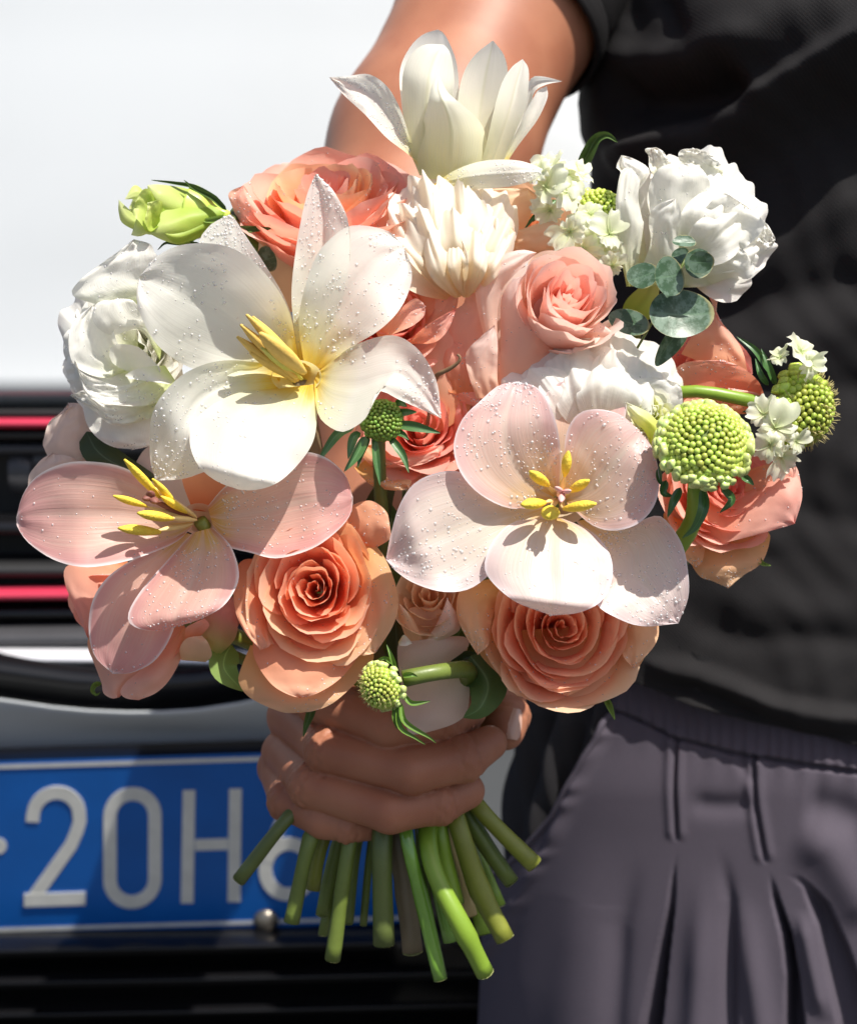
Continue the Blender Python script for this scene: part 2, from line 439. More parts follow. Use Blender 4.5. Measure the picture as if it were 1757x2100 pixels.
for k_ in ('bud_lime', 'bud_pale', 'bud_dark', 'bud_olive'):
    t_ = M[k_].node_tree; b_ = t_.nodes['Principled BSDF']; src = b_.inputs['Base Color'].links[0].from_socket
    hs_ = t_.nodes.new('ShaderNodeHueSaturation'); oi_ = t_.nodes.new('ShaderNodeObjectInfo')
    t_.links.new(src, hs_.inputs['Color']); t_.links.new(mth(t_, 'MULTIPLY_ADD', oi_.outputs['Random'], .5, .72), hs_.inputs['Value'])
    t_.links.new(mth(t_, 'MULTIPLY_ADD', oi_.outputs['Random'], .04, .475), hs_.inputs['Hue'])
    t_.links.new(hs_.outputs[0], b_.inputs['Base Color']); b_.inputs['Subsurface Weight'].default_value = .0
# skin
m, nt, b = newmat('skin')
tc = nt.nodes.new('ShaderNodeTexCoord')
n1 = N(nt, 'ShaderNodeTexNoise'); n1.inputs['Scale'].default_value = 30; n1.inputs['Detail'].default_value = 5; nt.links.new(tc.outputs['Object'], n1.inputs['Vector'])
n2 = N(nt, 'ShaderNodeTexVoronoi'); n2.inputs['Scale'].default_value = 900; nt.links.new(tc.outputs['Object'], n2.inputs['Vector'])
n3 = N(nt, 'ShaderNodeTexNoise'); n3.inputs['Scale'].default_value = 350; n3.inputs['Detail'].default_value = 4; nt.links.new(tc.outputs['Object'], n3.inputs['Vector'])
c = mixc(nt, sm(nt, n1.outputs[0], .3, .7), (.41, .175, .10), (.34, .13, .073))
c = mixc(nt, mth(nt, 'MULTIPLY', sm(nt, n3.outputs[0], .55, .75), .18), c, (.36, .13, .08))
nt.links.new(c, b.inputs['Base Color'])
b.inputs['Roughness'].default_value = .5; b.inputs['Specular IOR Level'].default_value = .35
b.inputs['Subsurface Weight'].default_value = .12; b.inputs['Subsurface Radius'].default_value = (1, .35, .2); b.inputs['Subsurface Scale'].default_value = .008
nt.links.new(bump(nt, mth(nt, 'ADD', n2.outputs[0], n3.outputs[0]), .10, .0003), b.inputs['Normal'])
M['skin'] = m
M['nail'] = simple('fingernail', (.62, .38, .30), .25, spec=.6)

def cloth(name, col, col2, wscale, rough=.85, twill=True, amt=.5, bst=.5):
    m, nt, b = newmat(name)
    tc = nt.nodes.new('ShaderNodeTexCoord')
    w = N(nt, 'ShaderNodeTexWave'); w.wave_type = 'BANDS'; w.bands_direction = 'DIAGONAL' if twill else 'X'
    w.inputs['Scale'].default_value = wscale; w.inputs['Distortion'].default_value = .6; w.inputs['Detail'].default_value = 2; w.inputs['Detail Scale'].default_value = 2
    mp = nt.nodes.new('ShaderNodeMapping'); mp.inputs['Scale'].default_value = (1, 0, 1)
    nt.links.new(tc.outputs['Object'], mp.inputs[0]); nt.links.new(mp.outputs[0], w.inputs['Vector'])
    n1 = N(nt, 'ShaderNodeTexNoise'); n1.inputs['Scale'].default_value = 900; n1.inputs['Detail'].default_value = 3; nt.links.new(tc.outputs['Object'], n1.inputs['Vector'])
    n2 = N(nt, 'ShaderNodeTexNoise'); n2.inputs['Scale'].default_value = 14; n2.inputs['Detail'].default_value = 4; nt.links.new(tc.outputs['Object'], n2.inputs['Vector'])
    f = mth(nt, 'ADD', mth(nt, 'MULTIPLY', w.outputs['Fac'], amt), mth(nt, 'MULTIPLY', n1.outputs[0], .5))
    c = mixc(nt, f, col, col2)
    c = mixc(nt, mth(nt, 'MULTIPLY', n2.outputs[0], .25), c, tuple(x * .6 for x in col))
    nt.links.new(c, b.inputs['Base Color'])
    b.inputs['Roughness'].default_value = rough; b.inputs['Specular IOR Level'].default_value = .2
    b.inputs['Sheen Weight'].default_value = .0; b.inputs['Sheen Roughness'].default_value = .4
    nt.links.new(bump(nt, f, bst, .0006), b.inputs['Normal'])
    return m
M['shirt'] = cloth('black_shirt_twill', (.0105, .010, .0105), (.023, .0215, .023), 260)
M['shirt_knit'] = cloth('black_shirt_hem', (.017, .017, .018), (.034, .033, .035), 320)
M['trousers'] = cloth('grey_purple_cotton', (.074, .062, .082), (.122, .106, .131), 320, twill=True, amt=.3, bst=.3)
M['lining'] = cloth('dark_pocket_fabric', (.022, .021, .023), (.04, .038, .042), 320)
M['cut'] = simple('cut_stem_face', (.50, .52, .22), .5, nscale=900, namt=.3)
M['thread'] = simple('dark_thread', (.05, .045, .055), .8)

# car
def paint(name, col, rough=.3, coat=.6):
    m, nt, b = newmat(name)
    tc = nt.nodes.new('ShaderNodeTexCoord')
    n1 = N(nt, 'ShaderNodeTexNoise'); n1.inputs['Scale'].default_value = 6; n1.inputs['Detail'].default_value = 6; nt.links.new(tc.outputs['Object'], n1.inputs['Vector'])
    c = mixc(nt, mth(nt, 'MULTIPLY', sm(nt, n1.outputs[0], .4, .8), .25), col, tuple(x * .86 for x in col))
    nt.links.new(c, b.inputs['Base Color']); b.inputs['Roughness'].default_value = rough
    b.inputs['Coat Weight'].default_value = coat; b.inputs['Coat Roughness'].default_value = .08
    return m
M['car_white'] = paint('white_car_paint', (.50, .525, .54))
M['gloss_black'] = simple('gloss_black_plastic', (.006, .006, .007), .25, spec=.5, nscale=8, namt=.3)
M['matt_black'] = simple('matt_black_plastic', (.010, .010, .011), .55, nscale=20, namt=.3)
M['grey_plastic'] = simple('grey_plastic', (.05, .05, .055), .4, nscale=20, namt=.2)
M['red_trim'] = simple('red_trim', (.50, .035, .075), .35, spec=.6, nscale=10, namt=.15)
M['chrome'] = simple('satin_chrome', (.80, .80, .84), .3, metal=.35, nscale=20, namt=.08)
M['plate_blue'] = simple('plate_blue', (.003, .105, .42), .45, spec=.4, nscale=18, namt=.22)
M['plate_white'] = simple('plate_white', (.66, .66, .62), .5, nscale=60, namt=.18)
M['bolt'] = simple('steel_bolt', (.24, .215, .18), .35, metal=.85, nscale=90, namt=.3)
M['rubber'] = simple('black_rubber', (.02, .02, .02), .7)
M['glass_dark'] = simple('windscreen_glass', (.02, .025, .03), .05, spec=1.0)

# ground
m, nt, b = newmat('asphalt')
tc = nt.nodes.new('ShaderNodeTexCoord')
n1 = N(nt, 'ShaderNodeTexNoise'); n1.inputs['Scale'].default_value = 3; n1.inputs['Detail'].default_value = 8; nt.links.new(tc.outputs['Object'], n1.inputs['Vector'])
n2 = N(nt, 'ShaderNodeTexVoronoi'); n2.inputs['Scale'].default_value = 140; nt.links.new(tc.outputs['Object'], n2.inputs['Vector'])
c = mixc(nt, n1.outputs[0], (.05, .05, .049), (.09, .088, .085)); c = mixc(nt, mth(nt, 'MULTIPLY', n2.outputs[0], .4), c, (.13, .125, .12))
nt.links.new(c, b.inputs['Base Color']); b.inputs['Roughness'].default_value = .85
nt.links.new(bump(nt, n2.outputs[0], .6, .004), b.inputs['Normal'])
M['asphalt'] = m
# ------------------------------------------------------------------ ground
g = np.array([[-60, -60, 0], [60, -60, 0], [60, 60, 0], [-60, 60, 0.]])
mesh('ground', g, [(0, 1, 2, 3)], M['asphalt'], kind='structure', smooth=False)

# ------------------------------------------------------------------ the white car
car = thing('parked_car', 'white car facing the camera, black slatted grille with red strips and a blue number plate', 'car', (-0.1, 1.35, 0))

def slab(name, top, bot, mat, parent, th=.02, nx=60, ny=6, bulge=0.0, round_=0.004, **kw):
    """a solid bar between two lines in front view; top/bot: lists of (px, py, Y); th: thickness backwards"""
    t = cat([PV(*p) for p in top], nx); b_ = cat([PV(*p) for p in bot], nx)
    rows = []
    prof_ = [(0, 1.0), (0, round_)]
    for k in range(ny + 1):
        s = k / ny
        c_ = t * (1 - s) + b_ * s
        off = -bulge * sin(pi * s)
        edge = round_ * (1 - min(1, min(s, 1 - s) * ny)) if ny > 1 else 0
        rows.append(c_ + np.array([0, off + edge, 0]))
    back_b = rows[-1] + np.array([0, th, 0]); back_t = rows[0] + np.array([0, th, 0])
    G = np.array([back_t] + rows + [back_b, back_t])
    return mesh(name, G.reshape(-1, 3), grid_faces(len(G), nx), mat, parent, **kw)

# bonnet and nose: one rolled sheet, highest behind
rows = [(-1500, 2.5), (-1000, 2.0), (-600, 1.62), (-250, 1.44), (100, 1.365), (420, 1.312), (620, 1.284), (740, 1.266), (800, 1.2535), (826, 1.248), (833, 1.2468), (835.5, 1.2475), (836, 1.254), (836, 1.30)]
xs = np.linspace(-3200, 3400, 90)
rr = cat(rows, 70)
G = []
for py, Y in rr:
    edge = np.clip(np.abs(xs - 100) / 3300, 0, 1)
    G.append(PV(xs, py + 0 * xs, Y + .25 * edge ** 3 + .02 * edge))
G = np.array(G)
mesh('bonnet', G.reshape(-1, 3), grid_faces(*G.shape[:2]), M['car_white'], car)
# car body behind (sides, windscreen, roof)
def boxv(x0, x1, y0, y1, z0, z1, t=0.0):
    v = [(x0, y0, z0), (x1, y0, z0), (x1, y1, z0), (x0, y1, z0), (x0 + t, y0 + t, z1), (x1 - t, y0 + t, z1), (x1 - t, y1 - t, z1), (x0 + t, y1 - t, z1)]
    f = [(0, 3, 2, 1), (4, 5, 6, 7), (0, 1, 5, 4), (1, 2, 6, 5), (2, 3, 7, 6), (3, 0, 4, 7)]
    return np.array(v, float), f
gx0, gx1 = -1.02, 0.85
v, f = merge([boxv(gx0, gx1, 1.62, 5.4, .30, .95), boxv(gx0 + .02, gx1 - .02, 2.55, 5.3, .95, 1.02)])
mesh('car_body', v, f, M['car_white'], car, smooth=False)
v, f = merge([boxv(gx0 + .05, gx1 - .05, 2.6, 5.2, 1.0, 1.62, .22)])
mesh('cabin', v, f, M['glass_dark'], car, smooth=False)
for wx in (gx0 + .12, gx1 - .12):
    for wy in (2.0, 4.6):
        V, F = tube_data([(wx - .1, wy, .33), (wx, wy, .33), (wx + .1, wy, .33)], [.33, .335, .33], 28, 4)
        w = mesh('wheel', V, F, M['rubber'], car)

# grille: backing plus bars
XL, XR = -2300, 2500
def line(y0, Y, curve=0.0, xl=XL, xr=XR, x0=430.0, n=9, tilt=0.0):
    return [(x, y0 - curve * ((x - x0) / 1000.0) ** 2 + tilt * (x - x0) / 1000., Y + .04 * ((x - 200) / 2500.0) ** 2) for x in np.linspace(xl, xr, n)]
gr = mesh('grille', *(lambda G: (G.reshape(-1, 3), grid_faces(*G.shape[:2])))(np.array([[PV(x, y, Y) for x in np.linspace(XL, XR, 40)] for y, Y in ((826, 1.30), (1000, 1.315), (1200, 1.31), (1480, 1.29), (1480, 1.34))])), M['matt_black'], car)
slab('slat', line(840, 1.252), line(857, 1.252), M['matt_black'], gr, .03)
slab('red_strip', line(859, 1.244), line(880, 1.246), M['red_trim'], gr, .02, bulge=.006)
slab('slat', line(884, 1.250), line(902, 1.250), M['gloss_black'], gr, .03)
slab('slat', line(910, 1.258), line(936, 1.262), M['grey_plastic'], gr, .02, bulge=.004)
slab('slat', line(1060, 1.25), line(1100, 1.245), M['gloss_black'], gr, .03, bulge=.006)
slab('slat', line(1150, 1.25), line(1186, 1.245), M['matt_black'], gr, .03, bulge=.006)
slab('red_strip', line(1208, 1.236, -14), line(1231, 1.238, -14), M['red_trim'], gr, .02, bulge=.006)
slab('slat', line(1238, 1.245, -14), line(1268, 1.240, -14), M['gloss_black'], gr, .03, bulge=.004)
slab('slat', line(1284, 1.238, -20), line(1326, 1.230, -20), M['grey_plastic'], gr, .03, bulge=.006)
slab('chrome_strip', line(1334, 1.228, -20, tilt=20), line(1368, 1.222, -20, tilt=20), M['chrome'], gr, .03, bulge=.010, ny=8)
# small bright clip in the grille behind the pink tulip
slab('grille_clip', [(18, 935, 1.262), (40, 930, 1.262), (66, 940, 1.262)], [(22, 1010, 1.262), (44, 1016, 1.262), (64, 1008, 1.262)], M['grey_plastic'], gr, .01, nx=10, bulge=.004)
slab('grille_clip', [(70, 915, 1.268), (180, 912, 1.268)], [(72, 985, 1.268), (180, 984, 1.268)], M['grey_plastic'], gr, .01, nx=10, bulge=.004)

slab('slat', [(x, y - 62, 1.176) for x, y in ((-2300, 1300), (-900, 1370), (-300, 1395), (0, 1432), (150, 1452), (300, 1458), (430, 1450), (570, 1424), (800, 1384), (1200, 1350), (1700, 1330), (2500, 1300))], [(x, y + 6, 1.194) for x, y in ((-2300, 1300), (-900, 1370), (-300, 1395), (0, 1432), (150, 1452), (300, 1458), (430, 1450), (570, 1424), (800, 1384), (1200, 1350), (1700, 1330), (2500, 1300))], M['gloss_black'], gr, .05)
# bumper: white band under the grille running round both ends of the plate
def xl(xy, Y): return [(x, y, Y) for x, y in xy]
top = [(-2300, 1300, 1.40), (-900, 1370, 1.19), (-300, 1395, 1.172), (0, 1432, 1.168), (150, 1452, 1.168), (300, 1458, 1.168), (430, 1450, 1.168), (570, 1424, 1.168), (800, 1384, 1.168), (1200, 1350, 1.172), (1700, 1320, 1.22), (2500, 1290, 1.42)]
tl = cat([PV(*p) for p in top], 80)
xs = np.linspace(-2300, 2500, 80)
prf = [(0, .035, 1480), (.0, .0, 1480)]
G = [tl + [0, .012, -.012], tl + [0, .006, -.003], tl, tl + [0, -.001, -.001], tl + [0, .0, -.004]]
def bump_row(y, Y): return np.array([PV(x, y, Y + .05 * ((x - 300) / 2200.) ** 2 * (1 + abs(x - 300) / 2200.)) for x in xs])
for y, Y in ((1500, 1.184), (1530, 1.190), (1560, 1.195), (1650, 1.210), (1740, 1.225), (1782, 1.232), (1794, 1.24), (1796, 1.27)):
    G.append(bump_row(y, Y))
G = np.array(G)
# smooth the rows vertically
G2 = []
for s in np.linspace(0, len(G) - 1, 66):
    i = int(min(len(G) - 2, math.floor(s))); t = s - i
    G2.append(G[i] * (1 - t) + G[i + 1] * t)
G2 = np.array(G2)
for _ in range(2):
    G2[1:-1] = .25 * G2[:-2] + .5 * G2[1:-1] + .25 * G2[2:]
bumper = mesh('bumper', G2.reshape(-1, 3), grid_faces(*G2.shape[:2]), M['car_white'], car)
# lower intake with faint slats
gr2 = mesh('lower_intake', *(lambda G: (G.reshape(-1, 3), grid_faces(*G.shape[:2])))(np.array([[PV(x, y, Y) for x in np.linspace(XL, XR, 30)] for y, Y in ((1785, 1.245), (2000, 1.25), (2300, 1.27), (2800, 1.32))])), M['matt_black'], car)
for k, y in enumerate((1925, 1990, 2056, 2120, 2190, 2260)):
    slab('slat', line(y, 1.190 + .004 * k, 6, tilt=-22), line(y + 20, 1.180 + .004 * k, 6, tilt=-22), M['gloss_black'], gr2, .03, bulge=.006)
slab('lower_lip', line(2330, 1.20), line(2520, 1.23), M['matt_black'], car, .05)

# number plate
PYY = 1.165
def pl(px, py, out=0.0): return PV(px, py, PYY - out + (py - 1560) * 1.35e-4)
back = thing_pl = None
def plate_slab(name, poly, mat, parent, out0, out1, **kw):
    """poly in the plate's own units; solid between two distances in front of the plate"""
    n = len(poly)
    f_ = np.array([pl(x, y, out1) for x, y in poly]); b_ = np.array([pl(x, y, out0) for x, y in poly])
    V = np.vstack([f_, b_])
    F = [tuple(range(n))[::-1]] + [(i, (i + 1) % n, n + (i + 1) % n, n + i) for i in range(n)]
    return mesh(name, V, F, mat, parent, smooth=False, **kw)
def rrect(x0, y0, x1, y1, r, sl=0.0, n=5):
    out = []
    for cx, cy, a0 in ((x1 - r, y0 + r, -90), (x1 - r, y1 - r, 0), (x0 + r, y1 - r, 90), (x0 + r, y0 + r, 180)):
        for k in range(n + 1):
            a = radians(a0 + 90 * k / n)
            x = cx + r * cos(a); y = cy + r * sin(a)
            out.append((x, y + sl * (x - 0)))
    return out
SL = -0.03
plate = plate_slab('number_plate', rrect(-320, 1560, 868, 1918, 18, SL), M['plate_blue'], car, -.006, .0)
plate_slab('plate_holder', rrect(-336, 1534, 884, 1930, 14, SL), M['matt_black'], plate, -.02, -.006)
# raised pale border
def ring(outer, inner, o0, o1, mat, name, parent):
    n = len(outer)
    V = [pl(x, y, o1) for x, y in outer] + [pl(x, y, o1) for x, y in inner] + [pl(x, y, o0) for x, y in outer] + [pl(x, y, o0) for x, y in inner]
    F = []
    for i in range(n):
        j = (i + 1) % n
        F += [(i, n + i, n + j, j), (i, j, 2 * n + j, 2 * n + i), (n + i, 3 * n + i, 3 * n + j, n + j)]
    return mesh(name, np.array(V), F, mat, parent, smooth=False)
ring(rrect(-312, 1568, 860, 1911, 16, SL), rrect(-306, 1577, 854, 1903, 12, SL), 0, .0008, M['plate_white'], 'plate_border', plate)

def stroke(name, pts, w, parent, closed=False, mat='plate_white', out=.0015):
    p = np.array(pts, float)
    n = len(p)
    if closed: nxt = np.roll(p, -1, 0) - np.roll(p, 1, 0)
    else: nxt = np.gradient(p, axis=0)
    t = nxt / np.linalg.norm(nxt, axis=1, keepdims=True)
    nn = np.stack([-t[:, 1], t[:, 0]], 1) * w / 2
    a = p + nn; b_ = p - nn
    def q(arr, o): return np.array([pl(x, y + SL * x, o) for x, y in arr])
    ins = .9
    G = np.array([q(a, 0), q(p + nn * ins, out), q(p - nn * ins, out), q(b_, 0)]).transpose(1, 0, 2)
    if closed: G = np.concatenate([G, G[:1]])
    F = grid_faces(G.shape[0], 4)
    V = G.reshape(-1, 3)
    F = [tuple(x) for x in F]
    if not closed:
        F += [(0, 1, 2, 3), tuple((G.shape[0] - 1) * 4 + k for k in (3, 2, 1, 0))]
    return mesh(name, V, F, M[mat], parent, smooth=False)
def arc(cx, cy, rx, ry, a0, a1, n=16):
    return [(cx + rx * cos(radians(a)), cy + ry * sin(radians(a))) for a in np.linspace(a0, a1, n)]
def arcend(L): return L
W = 29
# 2
stroke('character', [(67, 1688), (68, 1675)] + arc(116, 1675, 47, 46, 180, 360, 18)[1:] + [(164, 1690), (158, 1710), (146, 1738), (66, 1848)], W, plate)
stroke('character_foot', [(50, 1848), (176, 1848)], W, plate, out=.0019)
# 0
stroke('character', arc(272, 1682, 46, 46, 180, 360, 16) + arc(272, 1812, 46, 46, 0, 180, 16), W, plate, closed=True)
# H
stroke('character', [(388, 1632), (384, 1864)], W - 2, plate)
stroke('character', [(483, 1632), (480, 1864)], W - 2, plate)
stroke('character', [(400, 1745), (468, 1745)], W - 4, plate, out=.0013)
# 6
stroke('character', arc(592, 1800, 48, 52, 0, 360, 28)[:-1], W, plate, closed=True)
stroke('character', [(604, 1634), (578, 1700), (556, 1752), (547, 1785)], W, plate, out=.0017)
# dot before the 2
stroke('separator_dot', arc(-2, 1735, 9, 9, 0, 360, 14)[:-1], 17, plate, closed=True)
def dome(name, c, r, h, mat, parent, n=10, m_=20, axis=(0, -1, 0)):
    q = Vector((0, 0, 1)).rotation_difference(Vector(axis))
    V = []
    for i in range(n):
        a = pi / 2 * i / (n - 1)
        for j in range(m_):
            V.append(np.array(q @ Vector((r * cos(a) * cos(2 * pi * j / m_), r * cos(a) * sin(2 * pi * j / m_), h * sin(a)))) + c)
    return mesh(name, np.array(V), grid_faces(n, m_, True), mat, parent)
dome('bolt', pl(546, 1886, 0), .0108, .008, M['bolt'], plate)
dome('bolt', pl(-150, 1908, 0), .0108, .008, M['bolt'], plate)

# ------------------------------------------------------------------ the person
person = thing('person', 'person in a black T-shirt and grey pleated trousers holding out the bouquet in one fist', 'person', (0.32, 1.0, 0))

def seg_d(x, y, pts):
    """distance to a polyline and position 0..1 along it, in measuring units"""
    p = np.asarray(pts, float)
    best = np.full(x.shape, 1e9); par = np.zeros(x.shape)
    L = np.linalg.norm(np.diff(p, axis=0), axis=1); acc = np.concatenate([[0], np.cumsum(L)]) / L.sum()
    sg = np.zeros(x.shape)
    for i in range(len(p) - 1):
        ax, ay = p[i]; bx, by = p[i + 1]
        dx, dy = bx - ax, by - ay
        t = np.clip(((x - ax) * dx + (y - ay) * dy) / (dx * dx + dy * dy), 0, 1)
        ex, ey = x - (ax + t * dx), y - (ay + t * dy)
        d = np.hypot(ex, ey)
        m_ = d < best
        best = np.where(m_, d, best)
        par = np.where(m_, acc[i] + t * (acc[i + 1] - acc[i]), par)
        sg = np.where(m_, np.sign(dx * ey - dy * ex), sg)
    return best, par, sg

def ridge(x, y, pts, w, amp, taper=.18, asym=0.0):
    d, t, s = seg_d(x, y, pts)
    ww = w * (1 + asym * s)
    return amp * np.exp(-(d / ww) ** 2) * sstep(0, taper, t) * sstep(0, taper, 1 - t)

XC = 1850.0; DC = 1.0; BB = .125
def hem_y(x): return np.interp(x, [900, 1100, 1254, 1357, 1450, 1544, 1757, 2100, 2600], [1370, 1398, 1429, 1462, 1485, 1504, 1541, 1560, 1540])

SHIRT_FOLDS = [  # polyline, half-width, height in mm, asymmetry
    ([(1225, 330), (1330, 300), (1450, 262), (1600, 190), (1760, 90), (1950, -60)], 46, 17, .5),
    ([(1232, 205), (1330, 215), (1460, 205), (1560, 150)], 50, -22, 0),
    ([(1255, 130), (1330, 120), (1450, 128), (1600, 60)], 34, 10, 0),
    ([(1290, -40), (1300, 60), (1262, 150)], 20, 7, 0),
    ([(1330, -60), (1400, 20), (1440, 90)], 22, -6, 0),
    ([(1228, 270), (1240, 340), (1300, 420), (1400, 470)], 30, -8, 0),
    ([(1240, 430), (1400, 400), (1600, 330), (1800, 200)], 60, -9, 0),
    ([(1480, 560), (1600, 500), (1790, 380)], 55, 6, 0),
    ([(1430, 640), (1600, 610), (1800, 560)], 40, -7, 0),
    ([(1450, 700), (1560, 720), (1660, 700), (1820, 640)], 44, 5, 0),
    ([(1470, 760), (1600, 800), (1820, 790)], 36, -5, 0),
    ([(1640, 860), (1720, 930), (1850, 980)], 44, 4, 0),
    ([(1600, 1010), (1690, 1060), (1850, 1100)], 32, -4, 0),
    ([(1440, 1190), (1560, 1230), (1700, 1250), (1850, 1230)], 36, 4, 0),
    ([(1400, 1270), (1520, 1310), (1650, 1300), (1820, 1320)], 26, -4, 0),
    ([(1310, 1350), (1420, 1362), (1520, 1400), (1600, 1440), (1700, 1460), (1900, 1470)], 22, 9, .3),
    ([(1330, 1395), (1440, 1408), (1560, 1462), (1650, 1500), (1780, 1510)], 18, -8, 0),
    ([(1600, 880), (1560, 1000), (1580, 1150)], 50, 5, 0),
]
def torso(name, rows_t, xlfun, dc, extra, folds, mat, parent, nphi=300, phi0=-125, phi1=75, out=0.0, yfun=None, fmul=1.0, **kw):
    ph = np.radians(np.linspace(phi0, phi1, nphi))
    G = np.zeros((len(rows_t), nphi, 3)); 
    for i, t in enumerate(rows_t):
        sx = np.sin(ph)
        y0 = 700.0
        for _ in range(3):
            A = XC - xlfun(yfun(t, XC + 0 * ph) if yfun else t + 0 * ph)
            x = XC + A * sx
            y = yfun(t, x) if yfun else t + 0 * ph
            A = XC - xlfun(y)
            x = XC + A * sx
        B = BB * A / 640.0 ** 1 if False else BB + (A - 640) * .00012
        Y = dc - B * np.cos(ph)
        base = PV(x, y, dc + 0 * x)        # horizontal place at the body's middle plane
        base[:, 1] = Y
        # height stays that of the middle plane; apparent row then shifts a little, measured by projecting
        rel = base - CAM
        dd = rel @ FWD
        qx = 878.5 + FPX * rel[:, 0] / dd; qy = 1050 - FPX * (rel @ UP) / dd
        G[i] = base
        nrm = np.stack([np.sin(ph), -np.cos(ph), 0 * ph], 1)
        h = extra(qx, qy, t) if extra else 0 * qx
        for f_ in folds:
            h = h + (fmul if f_[2] in (17, -22) else .62 * fmul) * ridge(qx, qy, f_[0], f_[1], f_[2], asym=f_[3]) / 1000.0
        G[i] += nrm * (h + out)[:, None]
    return mesh(name, G.reshape(-1, 3), grid_faces(len(rows_t), nphi), mat, parent, **kw), G

# Because the body curves towards the lens, a row drawn for the front surface sits lower on the middle plane
def to_mid(y, Y=.88):  # measured row on the front surface -> row on the middle plane
    z = PV(878.5, y, Y)[..., 2]
    r = np.array([0, DC, 0]); 
    rel_z = z - CAM[2]
    # invert on the plane y = DC
    a = rel_z / DC
    # a = (-sp + k cp)/(cp + k sp), k = -(py-1050)/F
    k = (a * cp + sp_) / (cp - a * sp_)
    return 1050 - k * FPX
sx_l = lambda y: np.interp(y, [-500, -200, 60, 150, 210, 270, 340, 420, 700, 1000, 1300, 1500], [1290, 1262, 1240, 1216, 1208, 1214, 1222, 1235, 1215, 1180, 1085, 1050])
def shirt_extra(x, y, t):
    n_ = .0016 * np.sin(x * .017 + 1.3 * np.sin(y * .008)) * np.sin(y * .011 + 1.1 * np.sin(x * .006))
    chest = .020 * np.exp(-((y - 40) / 130) ** 2) * sstep(1300, 1560, x)
    n_ = n_ + .0007 * np.sin(x * .061 + 2.2 * np.sin(y * .013 + x * .004)) * np.sin(y * .043 + 1.7 * np.sin(x * .017))
    return n_ + chest
rows_t = np.concatenate([np.linspace(0, .97, 260), np.linspace(.972, 1.0, 16)])
def shirt_y(t, x):
    hy = to_mid(hem_y(x), .86)
    return -420 + t * (hy + 420)
def shirt_ex(x, y, t):
    return shirt_extra(x, y, t) + .0022 * float(sstep(.962, .975, t)) * (1 - .15 * np.abs(np.sin(x * .09))) + (0.0 if t < .9995 else 0)
shirt, Gs = torso('shirt', rows_t, sx_l, DC, shirt_ex, SHIRT_FOLDS, M['shirt'], person, yfun=shirt_y, out=.0075)
# turned hem under the shirt's edge
inner = Gs[-1].copy(); ph_ = np.radians(np.linspace(-125, 75, 300)); nr = np.stack([np.sin(ph_), -np.cos(ph_), 0 * ph_], 1)
Gh = np.array([Gs[-1], Gs[-1] + [0, 0, -.0012] - nr * .002, Gs[-1] - nr * .005 + [0, 0, .002], Gs[-1] - nr * .006 + [0, 0, .03]])
mesh('hem', Gh.reshape(-1, 3), grid_faces(4, 300), M['shirt_knit'], shirt)

# trousers
tx_l = lambda y: np.interp(y, [1300, 1420, 1540, 1700, 1900, 2100, 2500, 3200], [1120, 1092, 1038, 1020, 1000, 985, 960, 900])
pk_x = lambda y: np.interp(y, [1380, 1475, 1550, 1650, 1730, 1830, 1930, 2000, 2100], [1240, 1217, 1190, 1150, 1118, 1060, 1002, 940, 800])
seam_y = lambda x: np.interp(x, [900, 1060, 1217, 1287, 1376, 1492, 1757, 2100, 2600], [1400, 1424, 1452, 1476, 1518, 1548, 1585, 1600, 1590])
def groove(x, y, L, R, depth):
    yl = [p[1] for p in L]
    xl_ = np.interp(y, yl, [p[0] for p in L]); xr_ = np.interp(y, [p[1] for p in R], [p[0] for p in R])
    w = np.maximum(xr_ - xl_, 1)
    ins = sstep(0, 17, x - xl_) * sstep(0, 15, xr_ - x) * sstep(0, 90, y - yl[0])
    return -.8 * depth * ins * np.minimum(1, w / 26)
